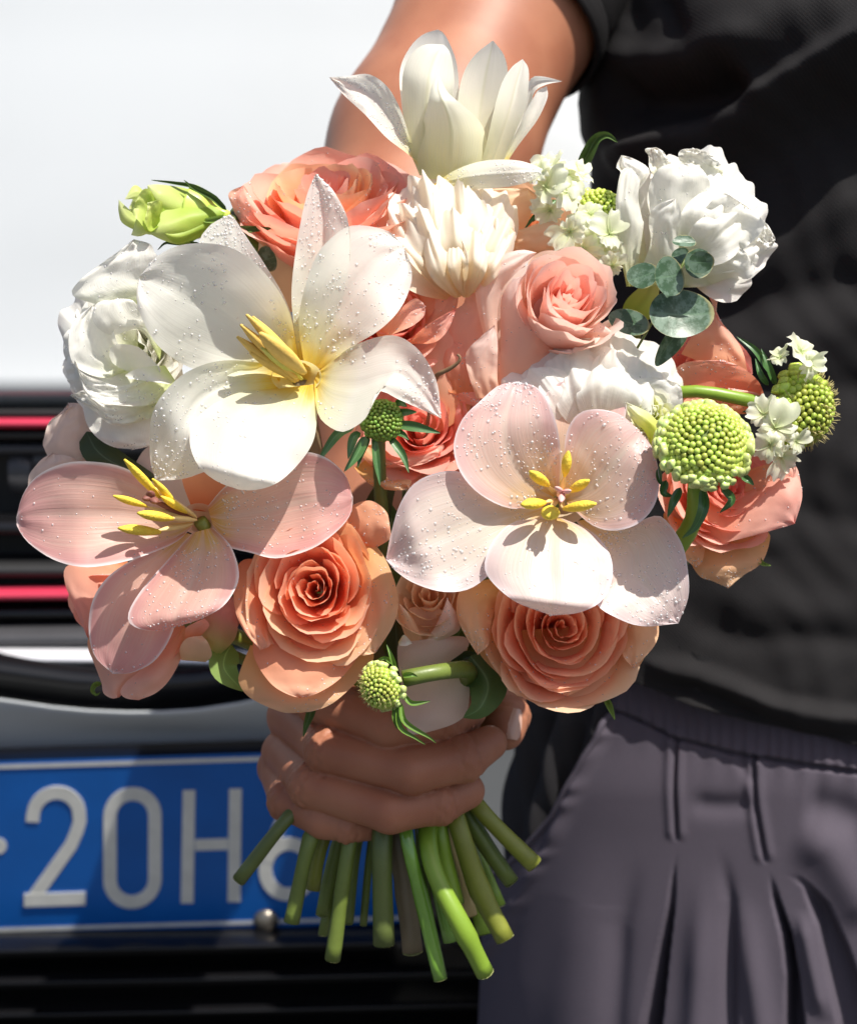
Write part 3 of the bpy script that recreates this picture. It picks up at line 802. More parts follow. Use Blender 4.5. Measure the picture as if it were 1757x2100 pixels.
def trouser_h(x, y, t):
    h = .0012 * np.sin(x * .013 + 1.5 * np.sin(y * .007)) * np.sin(y * .009 + x * .004)
    sy = seam_y(x)
    below = y > sy
    h = h - .0055 * sstep(1640, 1480, y)
    # stitched seams under the waistband
    for pts in ([(1376, 1518), (1379, 1600), (1385, 1730)], [(1540, 1556), (1548, 1650), (1570, 1775)]):
        d, tt, s = seg_d(x, y, pts)
        h = h - (.0030 * np.exp(-(d / 4.0) ** 2) - .0014 * np.exp(-((d - 11) / 9.0) ** 2)) * sstep(0, .12, 1 - tt)
    h = h - .004 * np.exp(-((y - sy) / 5.0) ** 2)
    # waistband gathers
    wb = sstep(-4, 6, sy - y)
    ph1 = x * .26 + .8 * np.sin(x * .031) 
    h = h + wb * (.002 + .0005 * np.sin(ph1))
    h = h + (1 - wb) * .0007 * np.sin(ph1 * .5 + .6) * np.exp(-(np.maximum(0, y - sy) / 26.0)) 
    h = h + groove(x, y, [(1383, 1720), (1364, 1860), (1340, 1960), (1318, 2060), (1290, 2200), (1240, 2500)], [(1389, 1720), (1384, 1860), (1372, 1960), (1362, 2060), (1350, 2200), (1330, 2500)], .030)
    h = h + groove(x, y, [(1568, 1770), (1580, 1850), (1598, 1920), (1608, 2000), (1604, 2100), (1600, 2500)], [(1576, 1770), (1600, 1850), (1626, 1920), (1640, 2000), (1650, 2100), (1670, 2500)], .030)
    h = h + groove(x, y, [(1600, 1790), (1640, 1820), (1672, 1900), (1690, 2000), (1712, 2100), (1760, 2500)], [(1640, 1790), (1700, 1850), (1740, 1940), (1775, 2040), (1800, 2100), (1900, 2500)], .013)
    # soft folds
    for pts, w, a in (
                      ([(1450, 1760), (1440, 1900), (1430, 2100), (1440, 2700)], 30, 6), ([(1500, 1800), (1530, 1900), (1560, 2100), (1565, 2700)], 26, 5),
                      ([(1475, 1730), (1495, 1850), (1492, 2100), (1500, 2700)], 14, -6),
                      ([(1250, 1700), (1200, 1850), (1180, 2100), (1150, 2700)], 60, 4), ([(1310, 1750), (1270, 1900), (1230, 2600)], 24, -4),
                      ([(1500, 1545), (1525, 1580), (1545, 1610)], 12, -1.6), ([(1400, 1650), (1480, 1655), (1560, 1650)], 22, -2.5),
                      ([(1640, 1650), (1700, 1660), (1780, 1700)], 40, -4), ([(1620, 1700), (1700, 1740), (1800, 1900)], 50, 6),
                      ([(1640, 1860), (1660, 1960), (1690, 2100)], 16, 4)):
        h = h + ridge(x, y, pts, w, a, .25) / 1000.0
    # pocket edge: puckered topstitching
    d = x - pk_x(y)
    h = h + .004 * np.exp(-((d - 16) / 16.0) ** 2) * (1 + .16 * np.sin(y * .13 + np.sin(y * .05))) * (y > 1480)
    return h
TC = DC
ys = np.linspace(1385, 2900, 420)
ph_front = None
nx = 330
def trouser_grid(x0f, x1, hfun, out, ys, nx):
    G = np.zeros((len(ys), nx, 3))
    for i, y in enumerate(ys):
        A = XC - tx_l(y)
        x0 = x0f(y)
        p0 = math.asin(max(-.999, (x0 - XC) / A)); p1 = radians(75)
        ph = np.linspace(p0, p1, nx) if x1 is None else np.linspace(p0, math.asin(max(-1, min(1, (x1(y) - XC) / A))), nx)
        if x1 is None:
            pm = math.asin((1250 - XC) / A); k_ = nx // 5
            ph = np.concatenate([np.linspace(p0, pm, k_, endpoint=False), np.linspace(pm, p1, nx - k_)])
        elif x0 <= tx_l(y) + 1: ph = np.linspace(radians(-125), ph[-1], nx)
        x = XC + A * np.sin(ph)
        B = BB + (A - 640) * .00012
        base = PV(x, to_mid(y) + 0 * x, TC + 0 * x); base[:, 1] = TC - B * np.cos(ph)
        rel = base - CAM; dd = rel @ FWD
        qx = 878.5 + FPX * rel[:, 0] / dd; qy = 1050 - FPX * (rel @ UP) / dd
        nrm = np.stack([np.sin(ph), -np.cos(ph), 0 * ph], 1)
        G[i] = base + nrm * (hfun(qx, qy, 0) + out)[:, None]
    return G
# the perspective of a nearer surface widens x; scale the pocket line accordingly
Gt = trouser_grid(lambda y: np.maximum(pk_x(y), tx_l(y) + 2) if y < 2000 else tx_l(y) + 2, None, trouser_h, .0, ys, 520)
trousers = mesh('trousers', Gt.reshape(-1, 3), grid_faces(*Gt.shape[:2]), M['trousers'], person)
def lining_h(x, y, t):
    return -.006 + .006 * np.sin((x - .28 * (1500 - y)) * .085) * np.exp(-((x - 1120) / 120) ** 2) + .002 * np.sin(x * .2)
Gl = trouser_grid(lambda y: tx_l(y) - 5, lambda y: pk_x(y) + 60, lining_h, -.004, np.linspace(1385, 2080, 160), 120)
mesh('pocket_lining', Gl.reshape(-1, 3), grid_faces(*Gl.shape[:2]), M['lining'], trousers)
# edge of the pocket mouth, a turned fold of cloth
edge = [Gt[i, 0] for i in range(0, len(ys)) if 1470 < ys[i] < 1995]
tube('pocket_edge', np.array(edge)[::6], [.0022], M['trousers'], trousers, ns=8, n=60)
# body: one continuous skin built as an implicit surface
def rc(p, a, b, ra, rb):
    ba = b - a; l2 = float(ba @ ba)
    t = np.clip(((p - a) @ ba) / l2, 0, 1)
    return np.linalg.norm(p - a - t[:, None] * ba, axis=1) - (ra + t * (rb - ra))
def smin(a, b, k):
    h = np.clip(.5 + .5 * (b - a) / k, 0, 1)
    return b * (1 - h) + a * h - k * h * (1 - h)
def chain(p, pts, rad, k=.004):
    d = None
    for i in range(len(pts) - 1):
        q = rc(p, pts[i], pts[i + 1], rad[i], rad[i + 1])
        d = q if d is None else smin(d, q, k)
    return d
HB = .064
def bp(l): return [P(q[0], q[1], q[2] + (HB if q[1] > 1200 else 0)) for q in l]
ARM = bp([(1290, -420, 1.01), (1180, -290, .98), (1035, 0, .935), (885, 310, .885), (800, 540, .845)]); ARMR = [.064, .062, .0595, .057, .050]
FORE = bp([(800, 540, .845), (790, 800, .815), (780, 1100, .785), (776, 1330, .757)]); FORER = [.050, .046, .036, .029]
PALM = bp([(776, 1330, .757), (770, 1430, .742), (760, 1540, .728)]); PALMR = [.029, .027, .022]
PALM2 = bp([(690, 1400, .735), (672, 1470, .722), (655, 1570, .712), (690, 1650, .712)]); PALMR2 = [.022, .021, .019, .014]
THEN = bp([(830, 1380, .742), (930, 1430, .716), (985, 1452, .690)]); THENR = [.022, .019, .0145]
FING = [
    (bp([(640, 1400, .712), (606, 1405, .672), (652, 1430, .628), (800, 1486, .606), (905, 1478, .611), (962, 1458, .624)]), [.0150, .0125, .0108, .0103, .0099, .0080]),
    (bp([(640, 1480, .716), (602, 1470, .672), (676, 1538, .620), (845, 1580, .602), (950, 1556, .606), (1003, 1524, .616)]), [.0150, .0125, .0108, .0103, .0099, .0080]),
    (bp([(632, 1560, .716), (588, 1545, .672), (640, 1608, .624), (800, 1662, .608), (900, 1644, .612), (956, 1622, .620)]), [.0145, .0118, .0104, .0100, .0098, .0084]),
    (bp([(640, 1630, .712), (572, 1575, .682), (594, 1640, .638), (664, 1680, .626), (715, 1690, .624), (752, 1694, .626)]), [.0120, .0102, .0096, .0086, .0080, .0068]),
]
THUMB = bp([(985, 1452, .690), (1026, 1420, .665), (1034, 1470, .648), (1036, 1500, .644)]); THR = [.0150, .0112, .0110, .0088]
def sdf(p, hand_only=False):
    d = chain(p, FORE, FORER, .02)
    d = smin(d, chain(p, ARM, ARMR, .02), .02)
    pm = smin(chain(p, PALM, PALMR, .01), chain(p, PALM2, PALMR2, .008), .012)
    pm = smin(pm, chain(p, THEN, THENR, .008), .012)
    d = smin(d, pm, .014)
    fg = None
    for pts, r in FING:
        q = chain(p, pts, r, .0025)
        # knuckle swellings
        fg = q if fg is None else smin(fg, q, .0008)
    fg = smin(fg, chain(p, THUMB, THR, .004), .0012)
    return smin(d, fg, .004)
def surface_nets(lo, hi, h, blk=12):
    n = np.ceil((hi - lo) / h).astype(int); n = ((n + blk - 1) // blk) * blk
    nb = n // blk
    D = np.ones(tuple(n), np.float32)
    bi = np.stack(np.meshgrid(*[np.arange(k) for k in nb], indexing='ij'), -1).reshape(-1, 3)
    cen = lo + (bi * blk + blk / 2 - .5) * h
    dc_ = sdf(cen)
    rad = blk * h * .9
    loc = np.stack(np.meshgrid(*[np.arange(blk)] * 3, indexing='ij'), -1).reshape(-1, 3)
    near = np.abs(dc_) < rad
    for b_, d_ in zip(bi[~near], dc_[~near]):
        if d_ < 0:
            D[b_[0] * blk:(b_[0] + 1) * blk, b_[1] * blk:(b_[1] + 1) * blk, b_[2] * blk:(b_[2] + 1) * blk] = -1
    nb_ = bi[near]
    for s in range(0, len(nb_), 200):
        ch = nb_[s:s + 200]
        idx = (ch[:, None, :] * blk + loc[None]).reshape(-1, 3)
        D[idx[:, 0], idx[:, 1], idx[:, 2]] = sdf(lo + idx * h)
    S = D < 0
    # cells
    c = np.zeros(tuple(n - 1), bool)
    s0 = S[:-1, :-1, :-1]
    for dx in (0, 1):
        for dy in (0, 1):
            for dz in (0, 1):
                c |= (S[dx:n[0] - 1 + dx, dy:n[1] - 1 + dy, dz:n[2] - 1 + dz] != s0)
    cells = np.argwhere(c)
    ind = -np.ones(c.shape, int); ind[tuple(cells.T)] = np.arange(len(cells))
    acc = np.zeros((len(cells), 3)); cnt = np.zeros(len(cells))
    corners = [(a, b2, c2) for a in (0, 1) for b2 in (0, 1) for c2 in (0, 1)]
    for a in corners:
        for ax in range(3):
            if a[ax] == 1: continue
            e = list(a); e[ax] = 1
            ia = cells + a; ib = cells + e
            da = D[tuple(ia.T)]; db = D[tuple(ib.T)]
            m_ = (da < 0) != (db < 0)
            t = da / (da - db + 1e-20)
            q = np.array(a, float)[None] + 0 * t[:, None]
            q = q.repeat(1, 0); q[:, ax] = t
            acc[m_] += q[m_]; cnt[m_] += 1
    V = lo + (cells + acc / cnt[:, None]) * h
    F = []
    for ax in range(3):
        o1, o2 = [(1, 2), (2, 0), (0, 1)][ax]
        sl0 = [slice(1, -1)] * 3; 
        A = S[tuple(slice(0, -1) if k == ax else slice(0, None) for k in range(3))]
        B = S[tuple(slice(1, None) if k == ax else slice(0, None) for k in range(3))]
        ed = np.argwhere(A != B)
        ok = (ed[:, o1] > 0) & (ed[:, o2] > 0) & (ed[:, o1] < n[o1] - 1) & (ed[:, o2] < n[o2] - 1)
        ed = ed[ok]
        def cid(d1, d2):
            q = ed.copy(); q[:, o1] -= d1; q[:, o2] -= d2
            return ind[tuple(q.T)]
        f_ = np.stack([cid(1, 1), cid(0, 1), cid(0, 0), cid(1, 0)], 1)
        flip = ~A[tuple(ed.T)]
        f_[flip] = f_[flip][:, ::-1]
        F.append(f_)
    F = np.vstack(F); F = F[(F >= 0).all(1)]
    return V, F
allp = np.array(ARM + FORE + PALM + PALM2 + THEN + THUMB + [q for f_ in FING for q in f_[0]])
V, F = surface_nets(allp.min(0) - .07, allp.max(0) + .07, .00128)
# sharpen vertices onto the true surface
for _ in range(2):
    e_ = 1e-4
    d0 = sdf(V); gx = np.stack([sdf(V + np.eye(3)[k] * e_) - d0 for k in range(3)], 1) / e_
    V = V - gx * d0[:, None] * .9
# creases across the finger joints and faint lines on the skin
jn = []
for pts, r in FING:
    for k, sc in ((2, 1.0), (4, .8)):
        jn.append((pts[k], (pts[k + 1] - pts[k - 1]) / np.linalg.norm(pts[k + 1] - pts[k - 1]), r[k], sc))
jn.append((THUMB[2], (THUMB[3] - THUMB[1]) / np.linalg.norm(THUMB[3] - THUMB[1]), THR[2], .8))
nrm = gx / (np.linalg.norm(gx, axis=1, keepdims=True) + 1e-9)
disp = np.zeros(len(V))
for c_, t_, r_, sc in jn:
    d_ = V - c_; s_ = d_ @ t_; rad_ = np.linalg.norm(d_ - s_[:, None] * t_, axis=1)
    near_ = np.exp(-(np.maximum(0, rad_ - r_ * 1.1) / .002) ** 2) * (rad_ < r_ * 1.35)
    for o_ in (-.0042, -.0013, .0016, .0046):
        wig = .0006 * np.sin(V[:, 2] * 900 + o_ * 3000)
        disp -= sc * .00085 * near_ * np.exp(-((s_ - o_ + wig) / .0008) ** 2)
    disp += sc * .0011 * near_ * np.exp(-(s_ / .005) ** 2)
# tendons and veins along the forearm and upper arm
V = V + nrm * disp[:, None]
body = mesh('body', V, F, M['skin'], person)
# thumb nail: a small curved plate on the side of the thumb turned to the lens
def oriented_patch(c, nrm, along, w, l, curve, n=8):
    nrm = nrm / np.linalg.norm(nrm); along = along - nrm * (along @ nrm); along /= np.linalg.norm(along); side = np.cross(along, nrm)
    G = []
    for i in range(n):
        b_ = -1 + 2 * i / (n - 1); wv = w * (1 - .35 * max(0, abs(b_) - .5) ** 2 * 4)
        G.append([c + along * l * b_ + side * wv * a - nrm * curve * a * a - nrm * .0004 * b_ * b_ for a in np.linspace(-1, 1, n)])
    return np.array(G)
tc_ = (THUMB[2] * .4 + THUMB[3] * .6)
dirn = AX(.45, .12, .9)
tip_dir = THUMB[3] - THUMB[2]
c0 = tc_.copy(); 
for _ in range(30):
    c0 = c0 + dirn * max(0.0, -float(sdf(c0[None])[0]) + .0)
    if sdf(c0[None])[0] > -1e-5: break
Gn = oriented_patch(c0 + dirn * .0011 - tip_dir * .1, dirn, tip_dir, .0056, .0072, .0034)
mesh('fingernail', Gn.reshape(-1, 3), grid_faces(8, 8), M['nail'], body)

# sleeve around the upper arm
a0 = P(1018, 52, .925); a1 = P(1330, -560, 1.02)
axv = (a1 - a0) / np.linalg.norm(a1 - a0)
sd = np.cross(axv, FWD); sd /= np.linalg.norm(sd); fr = np.cross(sd, axv)
rings = []
NS = 90
for t, r in ((.0, .0665), (.004, .0672), (.02, .0680), (.05, .0680), (.052, .0672), (.058, .0678), (.15, .072), (.3, .078), (.5, .086), (.8, .10), (1.0, .11)):
    th = np.linspace(0, 2 * pi, NS, endpoint=False)
    wob = 1 + (.010 + .03 * t) * np.sin(th * 3 + 1 + 6 * t) + .012 * np.sin(th * 5 + 2) * (t + .3)
    rings.append((a0 + axv * t * np.linalg.norm(a1 - a0))[None] + r * wob[:, None] * (np.cos(th)[:, None] * sd + np.sin(th)[:, None] * fr))
inner = rings[0] + (a0 - rings[0]) * .035
inner2 = inner + axv * .05
G = np.array([inner2, inner] + rings)
# finer rows
G2 = []
for i in range(len(G) - 1):
    for s in np.linspace(0, 1, 5, endpoint=False): G2.append(G[i] * (1 - s) + G[i + 1] * s)
G2.append(G[-1]); G2 = np.array(G2)
mesh('sleeve', G2.reshape(-1, 3), grid_faces(len(G2), NS, True), M['shirt'], shirt)
# ------------------------------------------------------------------ flowers: builders
rng = np.random.RandomState(7)
SHEETS = {}          # thing name -> list of (grid, weight) for dew

def keep(root, G, w=1.0):
    SHEETS.setdefault(root.name, []).append((G, w))

def petal(root, L, R, dm, de, mat, e0=0.0, name='petal', nv=30, nu=19, crease=0.0, ripple=0.0, pw=2.0, tilt=0.0, label=None, dew=1.0, seed=None, fold=0.0, rf=3.0):
    """a petal from its two side outlines (base to tip, measuring units); dm: midrib distance in cm towards the viewer,
       de: how far the sides come forward of the midrib, tilt: one side nearer than the other"""
    l = cat(L, nv); r = cat(R, nv)
    u = np.linspace(-1, 1, nu); v = np.linspace(0, 1, nv)
    m_ = prof(dm, nv); e_ = prof(de, nv); ti = prof(tilt, nv) if not np.isscalar(tilt) else np.full(nv, tilt)
    sd_ = rng.rand() * 50 if seed is None else seed
    wd = np.linalg.norm(r - l, axis=1); wd = wd / max(wd.max(), 1)
    XY = l[:, None, :] * (1 - (u[None, :, None] + 1) / 2) + r[:, None, :] * ((u[None, :, None] + 1) / 2)
    e = e0 + m_[:, None] + (e_ * np.sqrt(wd + .02))[:, None] * np.abs(u[None, :]) ** pw + ti[:, None] * u[None, :] * wd[:, None]
    e = e - crease * np.exp(-(u[None, :] / .10) ** 2) * np.sin(np.pi * np.clip(v[:, None] * 1.02, 0, 1)) ** .6
    if ripple:
        ww = np.array([[nz(a * 1.1 * rf / 3 + sd_, b * rf, 0, 3) for a in u] for b in v])
        e = e + ripple * ww * (.25 + .75 * np.maximum(np.abs(u[None, :]) ** 1.5, v[:, None] ** 2))
    ww = np.array([[nz(a * .9 + sd_, b * 1.7, 3.1) for a in u] for b in v])
    e = e + .10 * ww * wd[:, None]
    G = E(XY[..., 0], XY[..., 1], e)
    o = mesh(name, G.reshape(-1, 3), grid_faces(nv, nu), mat, root, uv=grid_uv(nv, nu), label=label)
    if dew: keep(root, G, dew * float(np.mean(wd)) * nv)
    return o

def frame_of(ax, spin=0.0):
    ax = ax / np.linalg.norm(ax)
    ref = UP if abs(ax @ UP) < .9 else RT
    a = np.cross(ref, ax); a /= np.linalg.norm(a); b_ = np.cross(ax, a)
    return (a * cos(spin) + b_ * sin(spin), -a * sin(spin) + b_ * cos(spin), ax)

def rose(root, px, py, e, ax, Rpx, mats, n=34, H=.55, seed=1, spin=0.0, t0=0.0, t1=1.0, flare=.22, drop=.45, ruffle=0.0, rfreq=5, depth=.55, name='petal', nu=15, nv=13, gap=1.0, dew=1.0, squash=1.0, sharp=.06, wfac=1.0):
    rg = np.random.RandomState(seed)
    c = E(px, py, e); R = Rpx * (D0 - e / 100.) / FPX
    A, B_, C_ = frame_of(ax, spin)
    for j in range(n):
        t = t0 + (t1 - t0) * j / max(1, n - 1)
        th = j * 2.39996 + rg.uniform(-.5, .5)
        rr_ = R * (.045 + .955 * t ** .95) * rg.uniform(.88, 1.06); tlt = rg.uniform(-.10, .10) * (.3 + t)
        rb = R * (.02 + .16 * t)
        hb = -depth * R
        hr = R * (H * (1 - .25 * (1 - t) ** 3) - drop * t ** 2.3) * rg.uniform(.93, 1.06)
        wj = (1.45 - .50 * t) * rg.uniform(.85, 1.15) * wfac
        fl = flare * (.25 + .95 * t) * rg.uniform(.6, 1.25)
        round_ = .10 + .24 * t
        u = np.linspace(-1, 1, nu)[None, :]; v = np.linspace(0, 1, nv)[:, None]
        vt = 1 - round_ * np.abs(u) ** 3 + sharp * np.exp(-((u - rg.uniform(-.3, .3)) / .22) ** 2)
        s = v * vt
        if ruffle:
            p1, p2 = rg.uniform(0, 6, 2)
            rip = (np.sin(u * rfreq * 2 + p1) * .6 + np.sin(u * rfreq * 3.7 + p2) * .4)
            s = s * (1 + ruffle * .35 * rip * v ** 3)
        sp1 = np.sin(np.clip(s, 0, 1) * pi / 2)
        wv = wj * (.30 + .70 * np.sqrt(np.clip(np.sin(np.clip(v * 1.15, 0, 1) * pi / 2), 0, 1)))
        ang = th + u * wv
        cupp = .55 + .35 * t
        r_ = rb + (rr_ - rb) * sp1 ** cupp
        curl = sstep(.70, 1.05, s)
        side = .55 + .75 * np.abs(u) ** 1.5
        r_ = r_ + fl * R * curl * side * (.5 + .5 * t)
        r_ = r_ + .055 * R * u * (.35 + t) * sp1
        z = hb + (hr - hb) * s ** (1.05 + .2 * t)
        z = z + R * tlt * u * v
        z = z - .45 * fl * R * sstep(.86, 1.06, s) * side * (.4 + t)
        nn = np.array([[nz(a * 1.6 + j * 3.3 + seed, b_ * 1.8, seed) for a in u[0]] for b_ in v[:, 0]])
        r_ = r_ + R * .085 * nn * (.4 + t) * v
        z = z + R * .06 * nn * v
        if ruffle:
            r_ = r_ + R * ruffle * rip * sstep(.35, 1.0, v) * .75
            z = z + R * ruffle * .5 * np.cos(u * rfreq * 2.4 + p2) * sstep(.5, 1.0, v)
        X = r_ * np.cos(ang) * squash; Y = r_ * np.sin(ang)
        G = c + X[..., None] * A + Y[..., None] * B_ + z[..., None] * C_
        mt = mats if not isinstance(mats, (list, tuple)) else mats[min(len(mats) - 1, int(t * len(mats)))]
        mesh(name, G.reshape(-1, 3), grid_faces(nv, nu), mt, root, uv=grid_uv(nv, nu))
        if dew and t > .25: keep(root, G[nv // 3:], dew * (.3 + t) * nv * .6)
    return c, R, (A, B_, C_)

def dewdrops(root, n, r0=.22, r1=.75, seed=3, big=0, rings=3, seg=7, region=None):
    sh = SHEETS.get(root.name, [])
    if not sh or n == 0: return
    rg = np.random.RandomState(seed)
    w = np.array([s[1] for s in sh]); w = w / w.sum()
    base = []; 
    for i in range(rings):
        a = pi / 2 * i / rings
        for k in range(seg): base.append((cos(a) * cos(2 * pi * k / seg), cos(a) * sin(2 * pi * k / seg), sin(a)))
    base.append((0, 0, 1)); base = np.array(base)
    F0 = [tuple(f) for f in grid_faces(rings, seg, True)] + [((rings - 1) * seg + k, (rings - 1) * seg + (k + 1) % seg, rings * seg) for k in range(seg)]
    V, F, k0 = [], [], 0
    N_ = [grid_normals(s[0]) for s in sh]
    tries = 0; made = 0
    while made < n and tries < n * 6:
        tries += 1
        i = rg.choice(len(sh), p=w); G = sh[i][0]; nn = N_[i]
        a = rg.uniform(.12, .99) * (G.shape[0] - 1.001); b_ = rg.uniform(.03, .97) * (G.shape[1] - 1.001)
        ia, ib = int(a), int(b_); fa, fb = a - ia, b_ - ib
        p = (G[ia, ib] * (1 - fa) * (1 - fb) + G[ia + 1, ib] * fa * (1 - fb) + G[ia, ib + 1] * (1 - fa) * fb + G[ia + 1, ib + 1] * fa * fb)
        # droplets gather in patches
        if nz(p[0] * 45 + seed, p[1] * 45, p[2] * 45) + rg.uniform(-.5, .5) < -.05: continue
        q = nn[ia, ib]
        if q @ FWD > 0: q = -q
        if q @ FWD > -.12: continue
        r = 1.05 * (r0 + .06 + (r1 - r0) * rg.rand() ** 2.6) / 1000.0
        if made < big: r = rg.uniform(1.2, 1.9) / 1000.
        x = np.cross(q, UP); x /= np.linalg.norm(x) + 1e-9; y = np.cross(q, x)
        V.append(p + r * (base[:, :1] * x + base[:, 1:2] * y + .75 * base[:, 2:] * q)); F += [tuple(c + k0 for c in f) for f in F0]; k0 += len(base)
        made += 1
    if V: mesh('dew_drops', np.vstack(V), F, M['dew'], root, kind='stuff')

def frill(root, base, tip, width, e0, dm, mat, k=7, amp=.35, teeth=.05, name='petal', nv=20, nu=41, lean=0.0, seed=None, dew=0.0, w0=.12, de=0.0):
    sd_ = rng.rand() * 40 if seed is None else seed
    base = np.array(base, float); tip = np.array(tip, float)
    ax = tip - base; L = np.linalg.norm(ax); ax /= L; pp = np.array([-ax[1], ax[0]])
    u = np.linspace(-1, 1, nu)[None, :]; v = np.linspace(0, 1, nv)[:, None]
    n1 = np.array([[nz(a * 2.2 + sd_, 0, b_) for a in u[0]] for b_ in v[:, 0]])
    rim = 1 - .30 * np.abs(u) ** 2.4 + teeth * np.sin(u * k * 2.3 + sd_) + teeth * .5 * np.sin(u * k * 4.9 + 2 * sd_) * v + .07 * n1
    w = width / 2 * (w0 + (1 - w0) * np.sin(np.clip(v * .62, 0, 1) * pi) ** .9)
    ph = sd_ + u * k * (1 + .25 * n1)
    X = base[0] + ax[0] * L * v * rim + pp[0] * w * (u + .05 * np.cos(ph) * v) + lean * v ** 2 * pp[0] * width
    Y = base[1] + ax[1] * L * v * rim + pp[1] * w * (u + .05 * np.cos(ph) * v) + lean * v ** 2 * pp[1] * width
    e = e0 + prof(dm, nv)[:, None] + amp * np.sin(ph) * (.15 + .85 * v ** 1.3) + de * u ** 2 * v + .25 * n1 * v
    G = E(X, Y, e)
    o = mesh(name, G.reshape(-1, 3), grid_faces(nv, nu), mat, root, uv=grid_uv(nv, nu))
    if dew: keep(root, G, dew * nv * .5)
    return o

def leaf(root, mid, wpx, mat, name='leaf', nv=16, nu=7, foldv=.25, dew=0, e=None, twist=0.0, pw=.8, blunt=.55):
    """mid: list of (px, py, e); width in measuring units"""
    c = cat(mid, nv)
    t = np.gradient(c[:, :2], axis=0); t /= np.linalg.norm(t, axis=1, keepdims=True)
    nn = np.stack([-t[:, 1], t[:, 0]], 1)
    v = np.linspace(0, 1, nv); w = wpx / 2 * np.sin(pi * np.clip(v, 0, 1) ** blunt) ** pw + .5
    u = np.linspace(-1, 1, nu)
    X = c[:, None, 0] + nn[:, None, 0] * w[:, None] * u; Y = c[:, None, 1] + nn[:, None, 1] * w[:, None] * u
    e_ = c[:, None, 2] + foldv * w[:, None] / (wpx / 2) * np.abs(u) + twist * u
    G = E(X, Y, e_)
    o = mesh(name, G.reshape(-1, 3), grid_faces(nv, nu), mat, root, uv=grid_uv(nv, nu))
    if dew: keep(root, G, dew)
    return o

def disc_leaf(root, px, py, e, ax, r1, r2, mat, ang=0.0, name='leaf', cup=.12, seed=1):
    rg = np.random.RandomState(seed)
    c = E(px, py, e); A, B_, C_ = frame_of(ax, radians(ang)); k = (D0 - e / 100) / FPX
    nr, ns = 7, 30
    G, U = [], []
    for i in range(nr):
        rr_ = i / (nr - 1)
        for j in range(ns):
            a = 2 * pi * j / ns
            R_ = rr_ * (1 + .04 * sin(2 * a + seed) + .03 * sin(3 * a + 2 * seed))
            z = cup * R_ ** 2 + .05 * R_ * sin(2 * a + seed) - .02 * math.exp(-(R_ * sin(a) / .08) ** 2)
            G.append(c + k * (r1 * R_ * cos(a) * A + r2 * R_ * sin(a) * B_ + r1 * z * C_)); U.append((.5 + .5 * R_ * sin(a), min(1, .5 + .5 * R_ * cos(a)) if R_ < .97 else 1))
    return mesh(name, np.array(G), grid_faces(nr, ns, True), mat, root, uv=np.array(U))

# stems: from the flower through the fist to a cut end.  ends in measuring units: (x, y at the fist, x, y at the end, radius)
def z5(x, y): return c5([(x, y)])[0]
ENDS = [  # ((top x, y), mids, (end x, y), radius px, e at the end, material)
    ([(430, 770)], (190, 1075), 30, 1.5, 'stem_dark'), ([(480, 830)], (402, 1050), 31, .5, 'stem_dark'), ([(545, 860)], (447, 1280), 33, 1.5, 'stem_green'),
    ([(600, 880)], (552, 1120), 32, .3, 'stem_olive'), ([(665, 930)], (597, 1240), 31, -.8, 'stem_green'), ([(735, 880)], (647, 1460), 33, 1.8, 'stem_green'),
    ([(770, 880)], (722, 1280), 24, -.3, 'stem_green'), ([(835, 900)], (797, 1290), 17, -.8, 'stem_green'), ([(890, 850)], (897, 1385), 46, 2.2, 'stem_dark'),
    ([(965, 850), (1000, 1080)], (1037, 1420), 46, 1.2, 'stem_brown'), ([(1005, 840), (1090, 1200)], (1172, 1555), 31, 2.6, 'stem_wet'), ([(1100, 850), (1165, 1120)], (1225, 1370), 34, .2, 'stem_wet'),
    ([(1170, 820), (1200, 1000)], (1250, 1190), 38, 1.4, 'stem_lime'), ([(1195, 800), (1255, 1000)], (1322, 1245), 28, .3, 'stem_tan'),
    ([(1250, 780), (1360, 1110)], (1487, 1360), 44, 1.6, 'stem_olive'), ([(1315, 770), (1410, 930)], (1518, 1082), 36, .2, 'stem_green'),
    ([(1360, 720), (1460, 830)], (1632, 1000), 38, .8, 'stem_olive'), ([(1060, 900), (1150, 1060)], (1388, 1525), 41, 2.9, 'stem_lime'),
]
